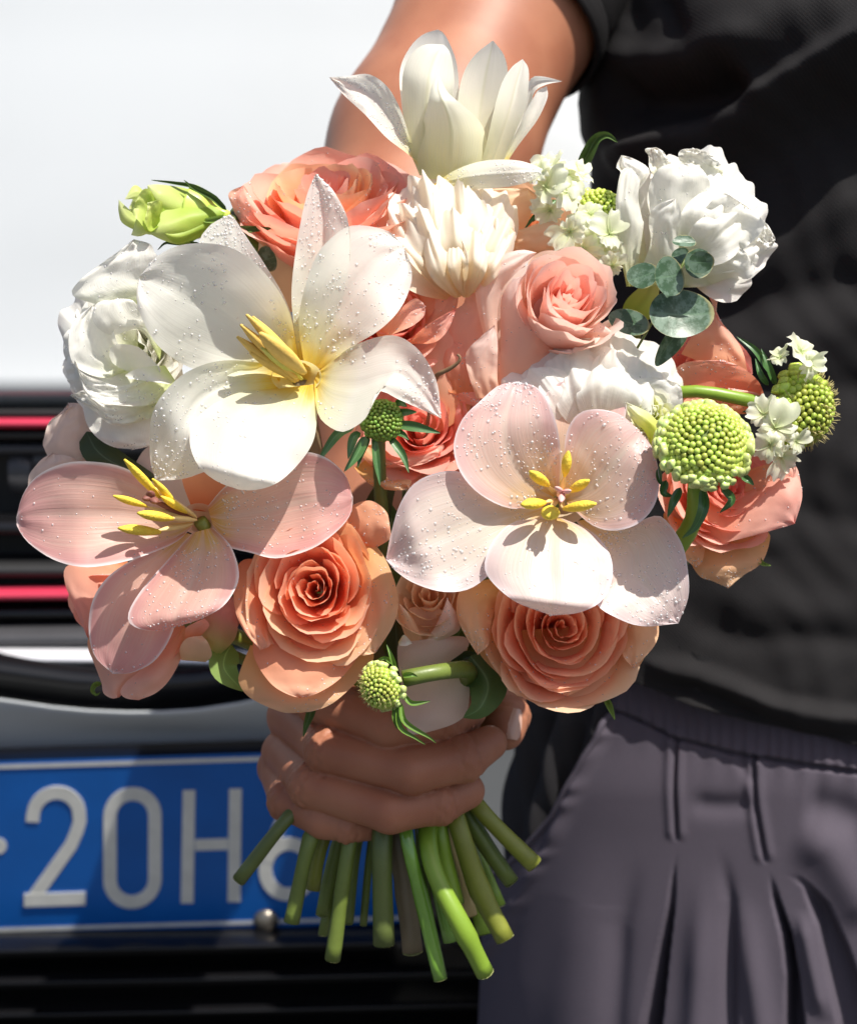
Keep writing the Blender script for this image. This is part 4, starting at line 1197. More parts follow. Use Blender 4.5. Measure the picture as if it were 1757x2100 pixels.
def stem(root, start, end_i=None, bind=None, r=5.0, mat=None, mids=()):
    """start: (px, py, e); r in measuring units"""
    if end_i is not None:
        tops, end, rr_, ee, mn = ENDS[end_i]; ee = ee - 5.6
        top = z5(*tops[0]); bx = 830 + (top[0] - 800) * .38
        pts = [E(*start)] + [E(*q) for q in mids] + [E(bx, 1480, -6.8), E(.5 * (bx + top[0]), 1600, -6.2), E(top[0], top[1], min(ee, 1.2))]
        pts += [E(*z5(*q), min(ee, 1.2) + (ee - min(ee, 1.2)) * .5) for q in tops[1:]]
        pts += [E(*z5(*end), ee)]
        rm = rr_ * .50
        if end_i == 17:
            pts = [E(*start)] + [E(*q) for q in mids] + [E(860, 1480, -6.6), E(880, 1600, -5.6), E(*z5(1110, 860), -3.4), E(*z5(1150, 1050), -2.4), E(*z5(1270, 1290), -1.9), E(*z5(*end), ee)]
        rad = [rm * .7, rm * .85, rm * .95, rm * 1.0, rm * 1.02]
        m_ = M[mat or mn]
    else:
        bx = bind if bind is not None else 800
        pts = [E(*start)] + [E(*q) for q in mids] + [E(bx, 1480, -7.0), E(bx + (bx - 800) * .3, 1590, -7.6), E(bx + (bx - 800) * .6, 1700, -7.2), E(bx + (bx - 810) * 1.2 + (start[0] % 37 - 18), 1830 + start[1] % 90, -6.4)]
        rad = [r * 2.3, r * 2.3]; m_ = M[mat or 'stem_dark']
    k = D0 / FPX
    rr2 = [x * k for x in rad]
    V, F = tube_data(pts, rr2, 12, 46)
    # slight nodes along the stem
    n_ = 46
    c = cat(pts, n_); rg = np.random.RandomState(int(start[0]) + int(start[1]))
    node = rg.uniform(.75, .93)
    V = V.copy()
    for i in range(n_):
        f_ = 1 + .16 * math.exp(-((i / (n_ - 1) - node) / .012) ** 2) + .05 * sin(i * .7 + start[0])
        V[i * 12:(i + 1) * 12] = c[i] + (V[i * 12:(i + 1) * 12] - c[i]) * f_
    o = mesh('stem', V, F, m_, root)
    T_ = c[-1] - c[-2]; T_ /= np.linalg.norm(T_)
    a_ = np.cross(T_, UP); a_ /= np.linalg.norm(a_); b2 = np.cross(T_, a_); rl = rr2[-1] * .97
    sl = rg.uniform(-.5, .5)
    Vc = [c[-1] + T_ * .0006] + [c[-1] + T_ * (.0004 + sl * .0015 * cos(2 * pi * k_ / 12)) + rl * (cos(2 * pi * k_ / 12) * a_ + sin(2 * pi * k_ / 12) * b2) for k_ in range(12)]
    mesh('cut_face', np.array(Vc), [(0, 1 + k_, 1 + (k_ + 1) % 12) for k_ in range(12)], M['cut'], o)
    return o

_budmesh = {}
def bud_mesh(mat, kind=0):
    if (mat, kind) in _budmesh: return _budmesh[(mat, kind)]
    if kind == 0: rows = [(-.5, .45), (0, .85), (.5, 1.0), (.9, .82), (1.15, .45)]; tip = 1.25
    else: rows = [(-.6, .40), (0, .75), (.6, 1.0), (1.1, 1.05), (1.4, .7)]; tip = 1.30
    ns = 8; V = []
    for z, r in rows:
        for k in range(ns):
            a = 2 * pi * k / ns
            q = r * (1 + (.10 * cos(4 * a) if kind else 0))
            V.append((q * cos(a), q * sin(a), z))
    V.append((0, 0, tip))
    F = [tuple(f) for f in grid_faces(len(rows), ns, True)] + [((len(rows) - 1) * ns + k, (len(rows) - 1) * ns + (k + 1) % ns, len(V) - 1) for k in range(ns)]
    me = bpy.data.meshes.new('bud'); me.from_pydata(V, [], F); me.polygons.foreach_set('use_smooth', [True] * len(me.polygons)); me.materials.append(M[mat])
    _budmesh[(mat, kind)] = me
    return me

def scabious(root, px, py, e, ax, Rpx, n, mat, rim=None, rimn=0, cover=95, bsize=1.0, flat=.85, bristles=0, bracts=(), seed=1, bract_mat='bract'):
    c = E(px, py, e); k = (D0 - e / 100) / FPX; R = Rpx * k
    A, B_, C_ = frame_of(ax)
    q0 = Matrix((A, B_, C_)).transposed()
    V = []
    for i in range(14):
        a = pi * i / 13
        for j in range(20):
            V.append(c + .86 * R * (sin(a) * cos(2 * pi * j / 20) * A + sin(a) * sin(2 * pi * j / 20) * B_ + flat * cos(a) * C_))
    core = mesh('flower_head', np.array(V), grid_faces(14, 20, True), M['head_core'], root)
    rg = np.random.RandomState(seed)
    zmin = cos(radians(cover)); off = base_of(root)
    area = 2 * pi * (1 - zmin) / n; rb = math.sqrt(area / pi) * R * 1.04 * bsize
    br = []
    for i in range(n):
        z = 1 - (1 - zmin) * (i + .5) / n
        th = i * 2.39996
        s_ = math.sqrt(max(0, 1 - z * z))
        d = s_ * cos(th) * A + s_ * sin(th) * B_ + z * C_
        p = c + .88 * R * (s_ * cos(th) * A + s_ * sin(th) * B_ + flat * z * C_)
        if d @ FWD > .35: continue
        f_ = .72 + .4 * (1 - z) / (1 - zmin)       # buds near the middle are smaller
        o = bpy.data.objects.new('bud', bud_mesh(mat)); COL.objects.link(o); o.parent = root
        o.location = p - off; o.rotation_mode = 'QUATERNION'; o.rotation_quaternion = Vector((0, 0, 1)).rotation_difference(Vector(d))
        s2 = rb * f_ * rg.uniform(.9, 1.1); o.scale = (s2, s2, s2 * rg.uniform(.9, 1.2))
        if bristles and rg.rand() < bristles:
            for _ in range(2):
                dd = d + rg.uniform(-.35, .35, 3); dd /= np.linalg.norm(dd)
                br.append((p + d * rb * .8 + rg.uniform(-1, 1, 3) * rb * .6, p + d * rb * .9 + dd * R * rg.uniform(.12, .22)))
    for i in range(rimn):
        th = 2 * pi * i / rimn * (1 if i % 2 else 1) + rg.uniform(-.1, .1); row = i % 3
        zz = zmin + .10 * row - .08
        s_ = math.sqrt(max(0, 1 - zz * zz))
        d = s_ * cos(th) * A + s_ * sin(th) * B_ + (zz + .05) * C_
        if d @ FWD > .4: continue
        p = c + (.96 - .03 * row) * R * (s_ * cos(th) * A + s_ * sin(th) * B_ + flat * zz * C_)
        o = bpy.data.objects.new('bud', bud_mesh(rim, 1)); COL.objects.link(o); o.parent = root
        o.location = p - off; o.rotation_mode = 'QUATERNION'; o.rotation_quaternion = Vector((0, 0, 1)).rotation_difference(Vector(d))
        s2 = rb * rg.uniform(1.05, 1.45); o.scale = (s2, s2 * .8, s2 * 1.15)
    if br:
        parts = [tube_data([a, (a + b_) / 2, b_], [R * .012, R * .010, R * .004], 4, 3) for a, b_ in br]
        v, f = merge(parts); mesh('bristles', v, f, M['bristle'], root, kind='stuff')
    for b_ in bracts:
        leaf(root, b_[0], b_[1], M[bract_mat], name='bract', nv=14, nu=5, foldv=.12, dew=0, blunt=.6)
    return c

def floret(root, px, py, e, ax, Rpx, seed=1, n=5, mat='floret', open_=.5):
    rg = np.random.RandomState(seed)
    c = E(px, py, e); R = Rpx * (D0 - e / 100) / FPX; A, B_, C_ = frame_of(ax, rg.uniform(0, 6))
    nv, nu = 9, 11
    parts = []; uv = []
    for j in range(n):
        th = 2 * pi * j / n + rg.uniform(-.25, .25); sz = R * rg.uniform(.75, 1.2) * (1.25 if j < 2 else .85)
        u = np.linspace(-1, 1, nu)[None, :]; v = np.linspace(0, 1, nv)[:, None]
        w = sz * .52 * np.sin(np.clip(v, 0, 1) ** .7 * pi * .62) ** 1.1
        notch = 1 + .10 * np.sin(u * 7 + j) * v ** 2 - .12 * np.exp(-(u / .25) ** 2) * v ** 3 - .18 * np.abs(u) ** 3 * v
        r_ = sz * v * notch
        z = sz * (open_ * v ** 1.1 - .45 * v ** 3 * rg.uniform(.3, 1.4)) + .09 * sz * np.sin(u * 6 + j * 2) * v ** 2
        d1 = A * cos(th) + B_ * sin(th); d2 = -A * sin(th) + B_ * cos(th)
        G = c + r_[..., None] * d1 + (w * u)[..., None] * d2 + (z + .10 * sz * u ** 2)[..., None] * C_
        parts.append((G.reshape(-1, 3), grid_faces(nv, nu))); uv.append(grid_uv(nv, nu))
    V, F = merge(parts)
    return mesh('floret', V, F, M[mat], root, uv=np.vstack(uv))

def anther(root, a, b_, r, mat='anther', fil=None, name='stamen', flat=.7):
    """a: tip (px, py, e), b_: foot"""
    k = D0 / FPX
    A_ = np.array(a, float); B2 = np.array(b_, float)
    pts = [A_, A_ * .85 + B2 * .15, A_ * .5 + B2 * .5, A_ * .15 + B2 * .85, B2]
    return tube(name, [E(*q) for q in pts], [r * k * .25, r * k * .85, r * k, r * k * .8, r * k * .35], M[mat], root, ns=10, n=16, flat=flat)
def Fl(name, label, cat_, px, py, e, group=None):
    return thing(name, label, cat_, E(px, py, e), group)
GR = 'roses in the bouquet'; GT = 'tulips in the bouquet'; GS = 'scabious seed heads in the bouquet'; GL = 'lisianthus in the bouquet'

def cup(root, px, py, e, rx, ry, mat, ax=(0, 0, 1)):
    n_, m_ = 10, 28
    G, U = [], []
    for i in range(n_):
        t = i / (n_ - 1)
        for j in range(m_):
            a = 2 * pi * j / m_
            G.append(E(px + rx * t * cos(a), py + ry * t * sin(a), e - 1.0 + .9 * t ** 2)); U.append((.5, .02 + .14 * t))
    mesh('petal_base', np.array(G), grid_faces(n_, m_, True), M[mat], root, uv=np.array(U))
# ---- tulip, white, wide open, left of the middle
f = Fl('tulip', 'large wide open white tulip with a yellow heart, the biggest flower', 'tulip', 610, 775, 2.6, GT)
W_ = M['tulip_white']
petal(f, c1([(1195, 900), (1160, 700), (1090, 570), (980, 460), (860, 415), (720, 420), (620, 470), (558, 545)]), c1([(1150, 950), (1000, 948), (850, 935), (740, 900), (640, 830), (585, 750), (550, 660), (548, 590), (558, 545)]),
      [0, 1.0, 1.6, 1.6, 1.2], [.2, .7, .6, .2, 0], W_, 2.9, crease=.10, tilt=[0, -.7, -1.0, -.5, 0], ripple=.32)
petal(f, c1([(1190, 900), (1010, 720), (850, 540), (797, 415), (835, 345), (880, 315), (918, 297)]), c1([(1215, 890), (1150, 660), (1060, 500), (1000, 410), (955, 340), (935, 310), (918, 297)]), [0, .3, .4, .5, .5], [.2, .4, .4, .2, 0], W_, 2.2, crease=.05)
petal(f, c1([(1200, 900), (1165, 650), (1180, 450), (1215, 260), (1240, 180), (1262, 135)]), c1([(1285, 890), (1350, 700), (1395, 500), (1392, 330), (1340, 215), (1300, 170), (1262, 135)]), [0, .5, .9, 1.3, 1.6], [.2, .5, .5, .3, 0], W_, 2.3, crease=.14, ripple=.22)
petal(f, c1([(1215, 905), (1195, 700), (1255, 480), (1330, 385), (1400, 343), (1480, 345), (1560, 370), (1615, 430)]), c1([(1285, 915), (1400, 830), (1520, 755), (1600, 670), (1642, 570), (1638, 490), (1615, 430)]), [0, .6, .9, .7, .0], [.3, .7, .6, .3, 0], W_, 2.8, crease=.14, tilt=[0, -.2, -.3, -.2, 0], ripple=.25)
petal(f, c1([(1270, 925), (1400, 828), (1530, 782), (1610, 792), (1690, 860), (1745, 970), (1762, 1110)]), c1([(1255, 960), (1262, 1060), (1285, 1120), (1350, 1163), (1400, 1155), (1465, 1105), (1510, 1005), (1600, 1040), (1762, 1112)]), [0, .8, 1.1, 1.1, .2], [.2, .5, .5, .4, 0], W_, 3.0, crease=.1, tilt=[0, .4, .8, .3, 0], ripple=.32)
petal(f, c1([(1130, 990), (950, 1010), (820, 1080), (765, 1150), (762, 1230), (800, 1310), (870, 1365), (952, 1396)]), c1([(1262, 975), (1266, 1090), (1252, 1200), (1195, 1290), (1110, 1368), (1020, 1398), (952, 1396)]), [0, 2.0, 3.4, 3.4, 2.4], [.2, -.5, -.9, -.5, 0], W_, 3.0, crease=-.10, ripple=.3, dew=.12)
petal(f, c1([(1130, 900), (900, 880), (750, 925), (655, 1010), (610, 1090), (598, 1190), (603, 1290), (622, 1358)]), c1([(1110, 1000), (920, 1070), (830, 1170), (840, 1300), (790, 1335), (720, 1355), (622, 1360)]), [0, 1.0, 1.8, 1.6, .8], [.2, .5, .4, .2, 0], W_, 2.8, crease=.1, tilt=[0, -.3, -.5, -.3, 0], ripple=.2)
cup(f, 608, 772, 3.3, 52, 34, 'tulip_white')
for a, b_, r in (((985, 698, 5.5), (1215, 930, 3.6), 19), ((962, 738, 5.3), (1185, 955, 3.6), 20), ((948, 786, 5.0), (1180, 965, 3.4), 20), ((1040, 772, 5.9), (1215, 930, 3.9), 30), ((1010, 705, 5.1), (1205, 905, 3.3), 15), ((1000, 850, 4.7), (1190, 960, 3.2), 18)):
    (ax_, ay_), (bx_, by_) = c1([a[:2], b_[:2]]); anther(f, (ax_, ay_, a[2]), (bx_, by_, b_[2]), r * .74)
(ax_, ay_), (bx_, by_) = c1([(1045, 830), (1205, 955)]); anther(f, (ax_, ay_, 5.4), (bx_, by_, 3.2), 11, 'pistil_green', name='pistil')
dewdrops(f, 1150, .22, .72, 3, big=0)
stem(f, (615, 780, 2.4), 9, mids=((700, 1150, -1.5),))
W2 = f

# ---- tulip, white cream, upright on top
f = Fl('tulip', 'upright cream white tulip with pointed petals at the very top in front of the arm', 'tulip', 890, 355, .6, GT)
Cr = M['tulip_cream']
petal(f, c6([(440, 520), (390, 470), (325, 420), (260, 350), (195, 290), (150, 235)]), c6([(420, 510), (395, 420), (365, 330), (325, 262), (270, 226), (205, 232), (150, 235)]), [0, .6, .9, .7, .3], [.1, .4, .3, .2, 0], W_, .6, ripple=.32, crease=.05)
petal(f, c6([(430, 530), (390, 430), (368, 300), (366, 210), (395, 145), (435, 105), (480, 90)]), c6([(500, 520), (540, 400), (545, 270), (537, 190), (515, 130), (497, 100), (480, 90)]), [0, -.6, -1.0, -.9, -.6], [.1, .6, .8, .5, 0], W_, .6, dew=0)
petal(f, c6([(425, 535), (385, 430), (372, 310), (375, 220), (400, 165), (440, 136), (498, 136)]), c6([(490, 525), (500, 420), (520, 320), (530, 250), (525, 190), (515, 155), (498, 136)]), [0, .8, 1.1, .9, .6], [.1, -.6, -.7, -.4, 0], Cr, .7, dew=0, crease=-.05)
petal(f, c6([(560, 540), (540, 420), (542, 300), (560, 220), (595, 165), (648, 123)]), c6([(640, 520), (665, 400), (690, 280), (693, 215), (680, 165), (648, 123)]), [0, -.2, -.4, -.3, 0], [.1, .5, .6, .4, 0], Cr, .5, dew=0, crease=.03)
petal(f, c6([(650, 530), (725, 390), (752, 330), (770, 300), (785, 275), (812, 262)]), c6([(670, 530), (720, 450), (780, 370), (810, 310), (815, 285), (812, 262)]), [0, .0, .3, .3, .2], [0, .2, .3, .2, 0], W_, -.2, dew=0)
petal(f, c6([(640, 520), (700, 400), (740, 290), (765, 238), (800, 233), (858, 247)]), c6([(680, 520), (740, 400), (762, 330), (775, 280), (810, 258), (858, 248)]), [0, -.4, -.5, -.2, .3], [0, .3, .3, .2, 0], W_, .0, dew=0)
petal(f, c6([(590, 545), (625, 450), (650, 340), (675, 255), (705, 205), (738, 180)]), c6([(660, 540), (705, 430), (745, 330), (757, 250), (755, 205), (738, 180)]), [0, .5, .6, .5, .3], [.1, .2, .3, .2, 0], Cr, .6, dew=0, crease=-.06)
petal(f, c6([(440, 545), (410, 480), (425, 400), (450, 320), (462, 260), (484, 230)]), c6([(590, 545), (625, 480), (625, 410), (600, 360), (555, 320), (510, 280), (484, 230)]), [0, 1.1, 1.7, 1.6, 1.3], [0, -.9, -1.0, -.5, 0], Cr, .8, dew=0, crease=-.08, nu=25)
petal(f, c6([(470, 560), (530, 520), (600, 494), (670, 486), (740, 492), (812, 520)]), c6([(470, 565), (540, 573), (620, 575), (700, 568), (760, 552), (812, 524)]), [0, .6, 1.2, 1.2, 1.0], [0, -.3, -.3, -.2, 0], W_, .9, crease=-.06, dew=.5)
dewdrops(f, 260, .2, .5, 5)
stem(f, (893, 380, .3), 8, mids=((850, 900, -3),))

# ---- tulip, pink, left
f = Fl('tulip', 'wide open pink tulip with bright yellow stamens, its petals overlapping the car grille', 'tulip', 405, 1066, 2.2, GT)
K = M['tulip_pink']
petal(f, c3([(770, 360), (730, 250), (720, 160), (760, 100)]), c3([(850, 370), (900, 270), (880, 160), (760, 100)]), [0, .3, .6, .5], [.1, .5, .4, 0], M['rose_orange'], 1.4, dew=0, name='petal')
petal(f, c3([(770, 385), (650, 275), (500, 192), (380, 167), (260, 172), (150, 222), (92, 300), (66, 390)]), c3([(770, 425), (700, 490), (560, 548), (440, 578), (330, 587), (220, 560), (120, 495), (72, 430), (66, 392)]), [0, .9, 1.4, 1.2, .5], [.3, .9, .7, .3, 0], K, 2.2, crease=.10, ripple=.25, dew=.25)
petal(f, c3([(830, 345), (900, 265), (1000, 205), (1140, 130), (1280, 140), (1375, 215), (1410, 310)]), c3([(850, 425), (900, 500), (1000, 530), (1110, 552), (1250, 512), (1350, 440), (1400, 375), (1410, 312)]), [0, .8, 1.3, 1.3, .7], [.3, .7, .5, .2, 0], K, 2.0, crease=.05, ripple=.22, dew=1.2)
petal(f, c3([(735, 450), (600, 520), (450, 610), (375, 710), (355, 830), (378, 940), (450, 1012)]), c3([(780, 460), (760, 600), (720, 740), (685, 860), (620, 960), (530, 1008), (450, 1014)]), [0, .5, .7, .5, 0], [.2, .4, .4, .2, 0], K, 2.3, crease=.06, ripple=.22, dew=.25)
petal(f, c3([(770, 450), (660, 570), (565, 680), (514, 770), (530, 822), (620, 843), (718, 820)]), c3([(850, 430), (920, 500), (953, 595), (945, 665), (890, 745), (800, 795), (718, 822)]), [0, 1.0, 1.6, 1.6, 1.0], [.2, -.3, -.3, -.1, 0], K, 2.6, crease=.10, ripple=.22)
cup(f, 408, 1064, 2.1, 40, 32, 'tulip_pink')
for a, b_, r, mt in (((498, 158, 5.4), (640, 310, 4.1), 19, 'anther_bright'), ((455, 303, 5.6), (585, 345, 4.3), 17, 'anther_bright'), ((552, 372, 6.0), (690, 395, 4.6), 23, 'anther_bright'), ((475, 432, 5.8), (640, 448, 4.4), 24, 'anther_bright'), ((645, 305, 4.8), (745, 370, 3.6), 17, 'anther_bright'), ((610, 235, 5.0), (700, 330, 4.0), 15, 'anther_bright'),
                     ((630, 300, 4.2), (785, 390, 2.8), 9, 'filament'), ((580, 345, 4.3), (785, 400, 2.8), 12, 'filament'), ((680, 392, 4.6), (785, 400, 3), 13, 'filament'), ((630, 442, 4.4), (770, 415, 2.8), 13, 'filament'), ((600, 260, 4.2), (780, 380, 2.8), 10, 'filament'), ((700, 330, 4), (785, 390, 2.8), 12, 'filament')):
    (ax_, ay_), (bx_, by_) = c3([a[:2], b_[:2]]); anther(f, (ax_, ay_, a[2]), (bx_, by_, b_[2]), r * .62, mt, name='anther' if mt != 'filament' else 'filament')
(ax_, ay_), (bx_, by_) = c3([(590, 310), (780, 400)]); anther(f, (ax_, ay_, 5.0), (bx_, by_, 2.6), 8, 'pistil_brown', name='pistil')
for q in ((600, 285), (575, 315), (625, 330)):
    (ax_, ay_), (bx_, by_) = c3([q, (605, 310)]); anther(f, (ax_, ay_, 5.3), (bx_, by_, 4.8), 9, 'pistil_brown', name='stigma')
dewdrops(f, 420, .2, .55, 8)
stem(f, (410, 1068, 1.8), 16, mids=((560, 1250, -1.5),))

# ---- tulip, blush, right of the middle
f = Fl('tulip', 'pale blush tulip covered in dew, above the brownish orange rose', 'tulip', 1147, 1018, 3.4, GT)
B1, B2_ = M['tulip_blush'], M['tulip_blush_pale']
petal(f, c4([(710, 450), (682, 300), (672, 190), (680, 125), (735, 80), (830, 66), (928, 66)]), c4([(760, 450), (870, 330), (950, 260), (972, 190), (962, 130), (940, 90), (928, 66)]), [0, .3, .4, .4, .3], [.2, .6, .5, .3, 0], B1, 3.0, crease=.1, dew=.12)
petal(f, c4([(690, 530), (560, 545), (450, 500), (372, 420), (342, 320), (372, 220), (440, 150), (510, 92), (585, 82)]), c4([(725, 480), (735, 370), (722, 250), (690, 160), (645, 100), (585, 82)]), [0, .8, 1.1, 1.0, .3], [.3, .7, .6, .3, 0], B1, 3.4, crease=.14, ripple=.22)
petal(f, c4([(745, 490), (745, 370), (757, 260), (800, 196), (870, 180), (950, 200), (1022, 255)]), c4([(760, 530), (850, 605), (930, 625), (1015, 600), (1075, 535), (1095, 440), (1072, 330), (1022, 257)]), [0, .8, 1.3, 1.2, .7], [.3, .8, .7, .3, 0], B1, 3.6, crease=.10, ripple=.22, tilt=[0, .2, .2, .1, 0])
petal(f, c4([(650, 520), (480, 455), (340, 405), (215, 440), (150, 520), (115, 630), (95, 728)]), c4([(690, 560), (610, 640), (490, 770), (400, 838), (300, 848), (200, 818), (130, 772), (95, 730)]), [0, .8, 1.5, 1.6, 1.0], [.2, .6, .5, .3, 0], B2_, 3.1, crease=.08, ripple=.32)
petal(f, c4([(850, 580), (960, 610), (1080, 570), (1130, 600), (1180, 680), (1200, 780), (1200, 870), (1165, 962)]), c4([(790, 590), (870, 700), (905, 820), (865, 892), (950, 950), (1040, 975), (1165, 964)]), [0, .8, 1.4, 1.6, 1.2], [.2, .6, .5, .3, 0], B2_, 3.0, crease=.08, ripple=.25, tilt=[0, .3, .3, .2, 0], dew=.9)
petal(f, c4([(680, 580), (560, 595), (485, 665), (455, 750), (480, 810), (560, 880), (640, 915), (700, 935)]), c4([(740, 580), (850, 630), (915, 715), (920, 810), (880, 885), (800, 925), (700, 936)]), [0, 1.6, 2.6, 2.6, 1.8], [.2, -.2, -.5, -.3, 0], B2_, 3.5, crease=.10, ripple=.2, dew=.12)
cup(f, 1146, 1032, 3.0, 62, 46, 'tulip_blush')
for a, b_, r in (((762, 335, 5.2), (748, 425, 4.6), 20), ((622, 408, 5.4), (688, 460, 4.5), 21), ((592, 530, 5.7), (676, 522, 4.8), 23), ((694, 578, 5.8), (697, 540, 5.0), 27), ((862, 526, 5.6), (745, 545, 4.7), 22), ((836, 440, 5.4), (765, 482, 4.5), 20)):
    (ax_, ay_), (bx_, by_), (cx_, cy_) = c4([a[:2], b_[:2], (728, 505)])
    anther(f, (ax_, ay_, a[2]), (bx_, by_, b_[2]), r * .68, 'anther_bright', name='anther'); anther(f, (bx_, by_, b_[2]), (cx_, cy_, 3.4), 6, 'filament', name='filament')
for q in ((715, 465), (770, 478), (735, 520)):
    (ax_, ay_), (bx_, by_) = c4([q, (740, 485)]); anther(f, (ax_, ay_, 6.4), (bx_, by_, 5.8), 7, 'pistil_pink', name='stigma')
(ax_, ay_), (bx_, by_) = c4([(740, 485), (730, 500)]); anther(f, (ax_, ay_, 6.0), (bx_, by_, 3.2), 9, 'pistil_pink', name='pistil')
dewdrops(f, 1000, .22, .72, 9, big=0)
stem(f, (1145, 1020, 3.0), 5, mids=((1000, 1200, -1.5),))

# ---- roses
def Rs(label, px, py, e): return Fl('rose', label, 'rose', px, py, e, GR)
# top left, seen from the side
f = Rs('coral rose with dewy rim at the top left, opening upwards behind the tall white petal', 670, 430, -1.0)
rose(f, 668, 432, -.6, AX(-.03, .78, .62), 192, [M['rose_salmon'], M['rose_apricot'], M['rose_salmon'], M['rose_salmon']], n=30, H=.42, seed=11, flare=.20, drop=.30, depth=.62)
petal(f, [(560, 520), (500, 470), (475, 420), (470, 395), (500, 380)], [(700, 520), (640, 505), (590, 480), (540, 440), (500, 380)], [0, .5, .9, .8], [.0, -.5, -.5, 0], M['rose_salmon'], .4, ripple=.2)
petal(f, [(600, 545), (570, 500), (620, 478), (700, 492), (740, 480)], [(760, 545), (830, 500), (865, 440), (850, 400), (740, 480)], [0, .5, .8, .7], [.0, -.4, -.5, 0], M['rose_salmon'], .2, ripple=.2)
petal(f, [(540, 640), (530, 560), (530, 510), (540, 490), (600, 480)], [(700, 640), (740, 560), (750, 520), (700, 490), (600, 480)], [0, .4, .6, .4], [0, -.4, -.5, 0], M['rose_cream'], -.6, ripple=.2, label='pale outer petal')
dewdrops(f, 520, .2, .6, 12)
stem(f, (670, 520, -1.5), 15)
leaf(f, [(470, 470, .8), (510, 470, 1.2), (565, 468, 1.4)], 14, M['leaf'], name='sepal')
leaf(f, [(478, 425, .3), (488, 440, .8), (496, 458, .6)], 22, M['leaf_dark'], name='sepal')

# coral rose in the middle behind the white tulip
f = Rs('deep coral rose in the middle, half hidden behind the white tulip', 830, 650, 1.0)
rose(f, 800, 660, 1.0, AX(.05, .25, .95), 128, [M['rose_coral'], M['rose_coral'], M['rose_salmon']], n=26, H=.45, seed=23, flare=.25)
petal(f, cz1([(1300, 1100), (1430, 950), (1400, 800), (1380, 750)]), cz1([(1500, 1400), (1640, 1150), (1620, 950), (1530, 840), (1380, 750)]), [0, .8, 1.2, 1.0], [.1, -.4, -.5, 0], M['rose_coral'], 1.2, ripple=.3)
petal(f, cz1([(1400, 1450), (1500, 1250), (1640, 1050), (1680, 950), (1640, 900)]), cz1([(1480, 1500), (1640, 1400), (1757, 1250), (1760, 1080), (1640, 900)]), [0, .6, .9, .7], [0, -.3, -.3, 0], M['rose_salmon'], 1.0, ripple=.3)
petal(f, cz1([(1150, 1430), (1280, 1300), (1420, 1180), (1480, 1180), (1525, 1230)]), cz1([(1180, 1480), (1330, 1420), (1440, 1370), (1515, 1300), (1525, 1230)]), [0, .6, .9, .9], [.3, .5, .3, 0], M['rose_salmon'], 2.0, ripple=.2)
petal(f, cz1([(1380, 1510), (1500, 1400), (1650, 1300), (1757, 1250)]), cz1([(1430, 1515), (1600, 1500), (1700, 1400), (1757, 1250)]), [0, .5, .7, .6], [.2, .3, .2, 0], M['rose_coral'], 2.0, ripple=.2)
petal(f, [(880, 900), (840, 780), (870, 650), (920, 610), (942, 650)], [(960, 850), (975, 780), (960, 720), (950, 690), (942, 650)], [0, .5, .8, .6], [0, -.4, -.4, 0], M['rose_salmon'], .6, ripple=.2)
dewdrops(f, 220, .18, .4, 13)
stem(f, (830, 780, .0), 13)

# pale pink rose
f = Rs('pale pink rose with a deeper pink cup above the white ruffled lisianthus', 1120, 640, 1.5)
rose(f, 1160, 622, 2.9, AX(.16, .36, .92), 114, [M['rose_pink_core'], M['rose_pink_core'], M['rose_pink'], M['rose_pink']], n=24, H=.62, seed=31, flare=.12, drop=.32, depth=1.2)
PK = M['rose_pink']
petal(f, cz2([(700, 1560), (560, 1000), (590, 780), (720, 690), (860, 650), (960, 670)]), cz2([(760, 1560), (700, 1200), (720, 950), (800, 830), (900, 740), (960, 670)]), [0, .6, 1.2, 1.0], [.0, -.3, -.3, 0], PK, 2.1, ripple=.15, dew=.5)
petal(f, cz2([(960, 900), (900, 760), (960, 680), (1060, 655), (1250, 690), (1400, 750), (1460, 860)]), cz2([(1200, 1150), (1260, 1160), (1400, 1090), (1450, 1010), (1468, 930), (1460, 860)]), [0, .4, .9, 1.0], [0, -.3, -.3, 0], PK, 1.7, ripple=.2, dew=.5)
petal(f, cz2([(700, 1560), (720, 1400), (720, 1100), (730, 960), (800, 850), (860, 830)]), cz2([(1080, 1560), (1060, 1350), (1100, 1200), (1000, 1130), (880, 1020), (860, 830)]), [0, .6, 1.0, 1.1], [0, -.7, -.8, -.2], M['rose_pink'], 2.2, ripple=.15, dew=.3)
petal(f, cz2([(340, 1400), (380, 1100), (480, 1000), (480, 850), (520, 780), (590, 760)]), cz2([(600, 1600), (640, 1350), (680, 1150), (640, 1050), (590, 950), (590, 760)]), [0, .5, .8, .6], [0, -.4, -.4, 0], M['rose_pink_core'], 1.2, ripple=.25, dew=.3)
petal(f, cz2([(560, 1640), (500, 1450), (495, 1330), (600, 1220), (680, 1150)]), cz2([(720, 1640), (700, 1500), (702, 1350), (700, 1240), (680, 1150)]), [0, .5, .6, .5], [0, -.3, -.3, 0], PK, 2.5, ripple=.25, dew=.3)
petal(f, cz2([(560, 1640), (600, 1200), (700, 900), (900, 750)]), cz2([(1150, 1640), (1100, 1300), (1050, 1000), (900, 750)]), [0, .3, .5, .5], [0, -.5, -.5, 0], PK, 1.3, dew=0)
petal(f, cz2([(1000, 1250), (1100, 1150), (1270, 1170), (1380, 1130)]), cz2([(1100, 1260), (1250, 1240), (1480, 1220), (1380, 1130)]), [0, .4, .6, .5], [0, -.3, -.2, 0], PK, 2.6, ripple=.15, dew=.3)
petal(f, cz2([(380, 1600), (330, 1400), (400, 1250), (440, 1340)]), cz2([(560, 1640), (560, 1500), (500, 1300), (440, 1240)]), [0, .5, .5, .3], [0, -.4, -.4, 0], M['rose_coral'], 1.0, ripple=.2, dew=.3)
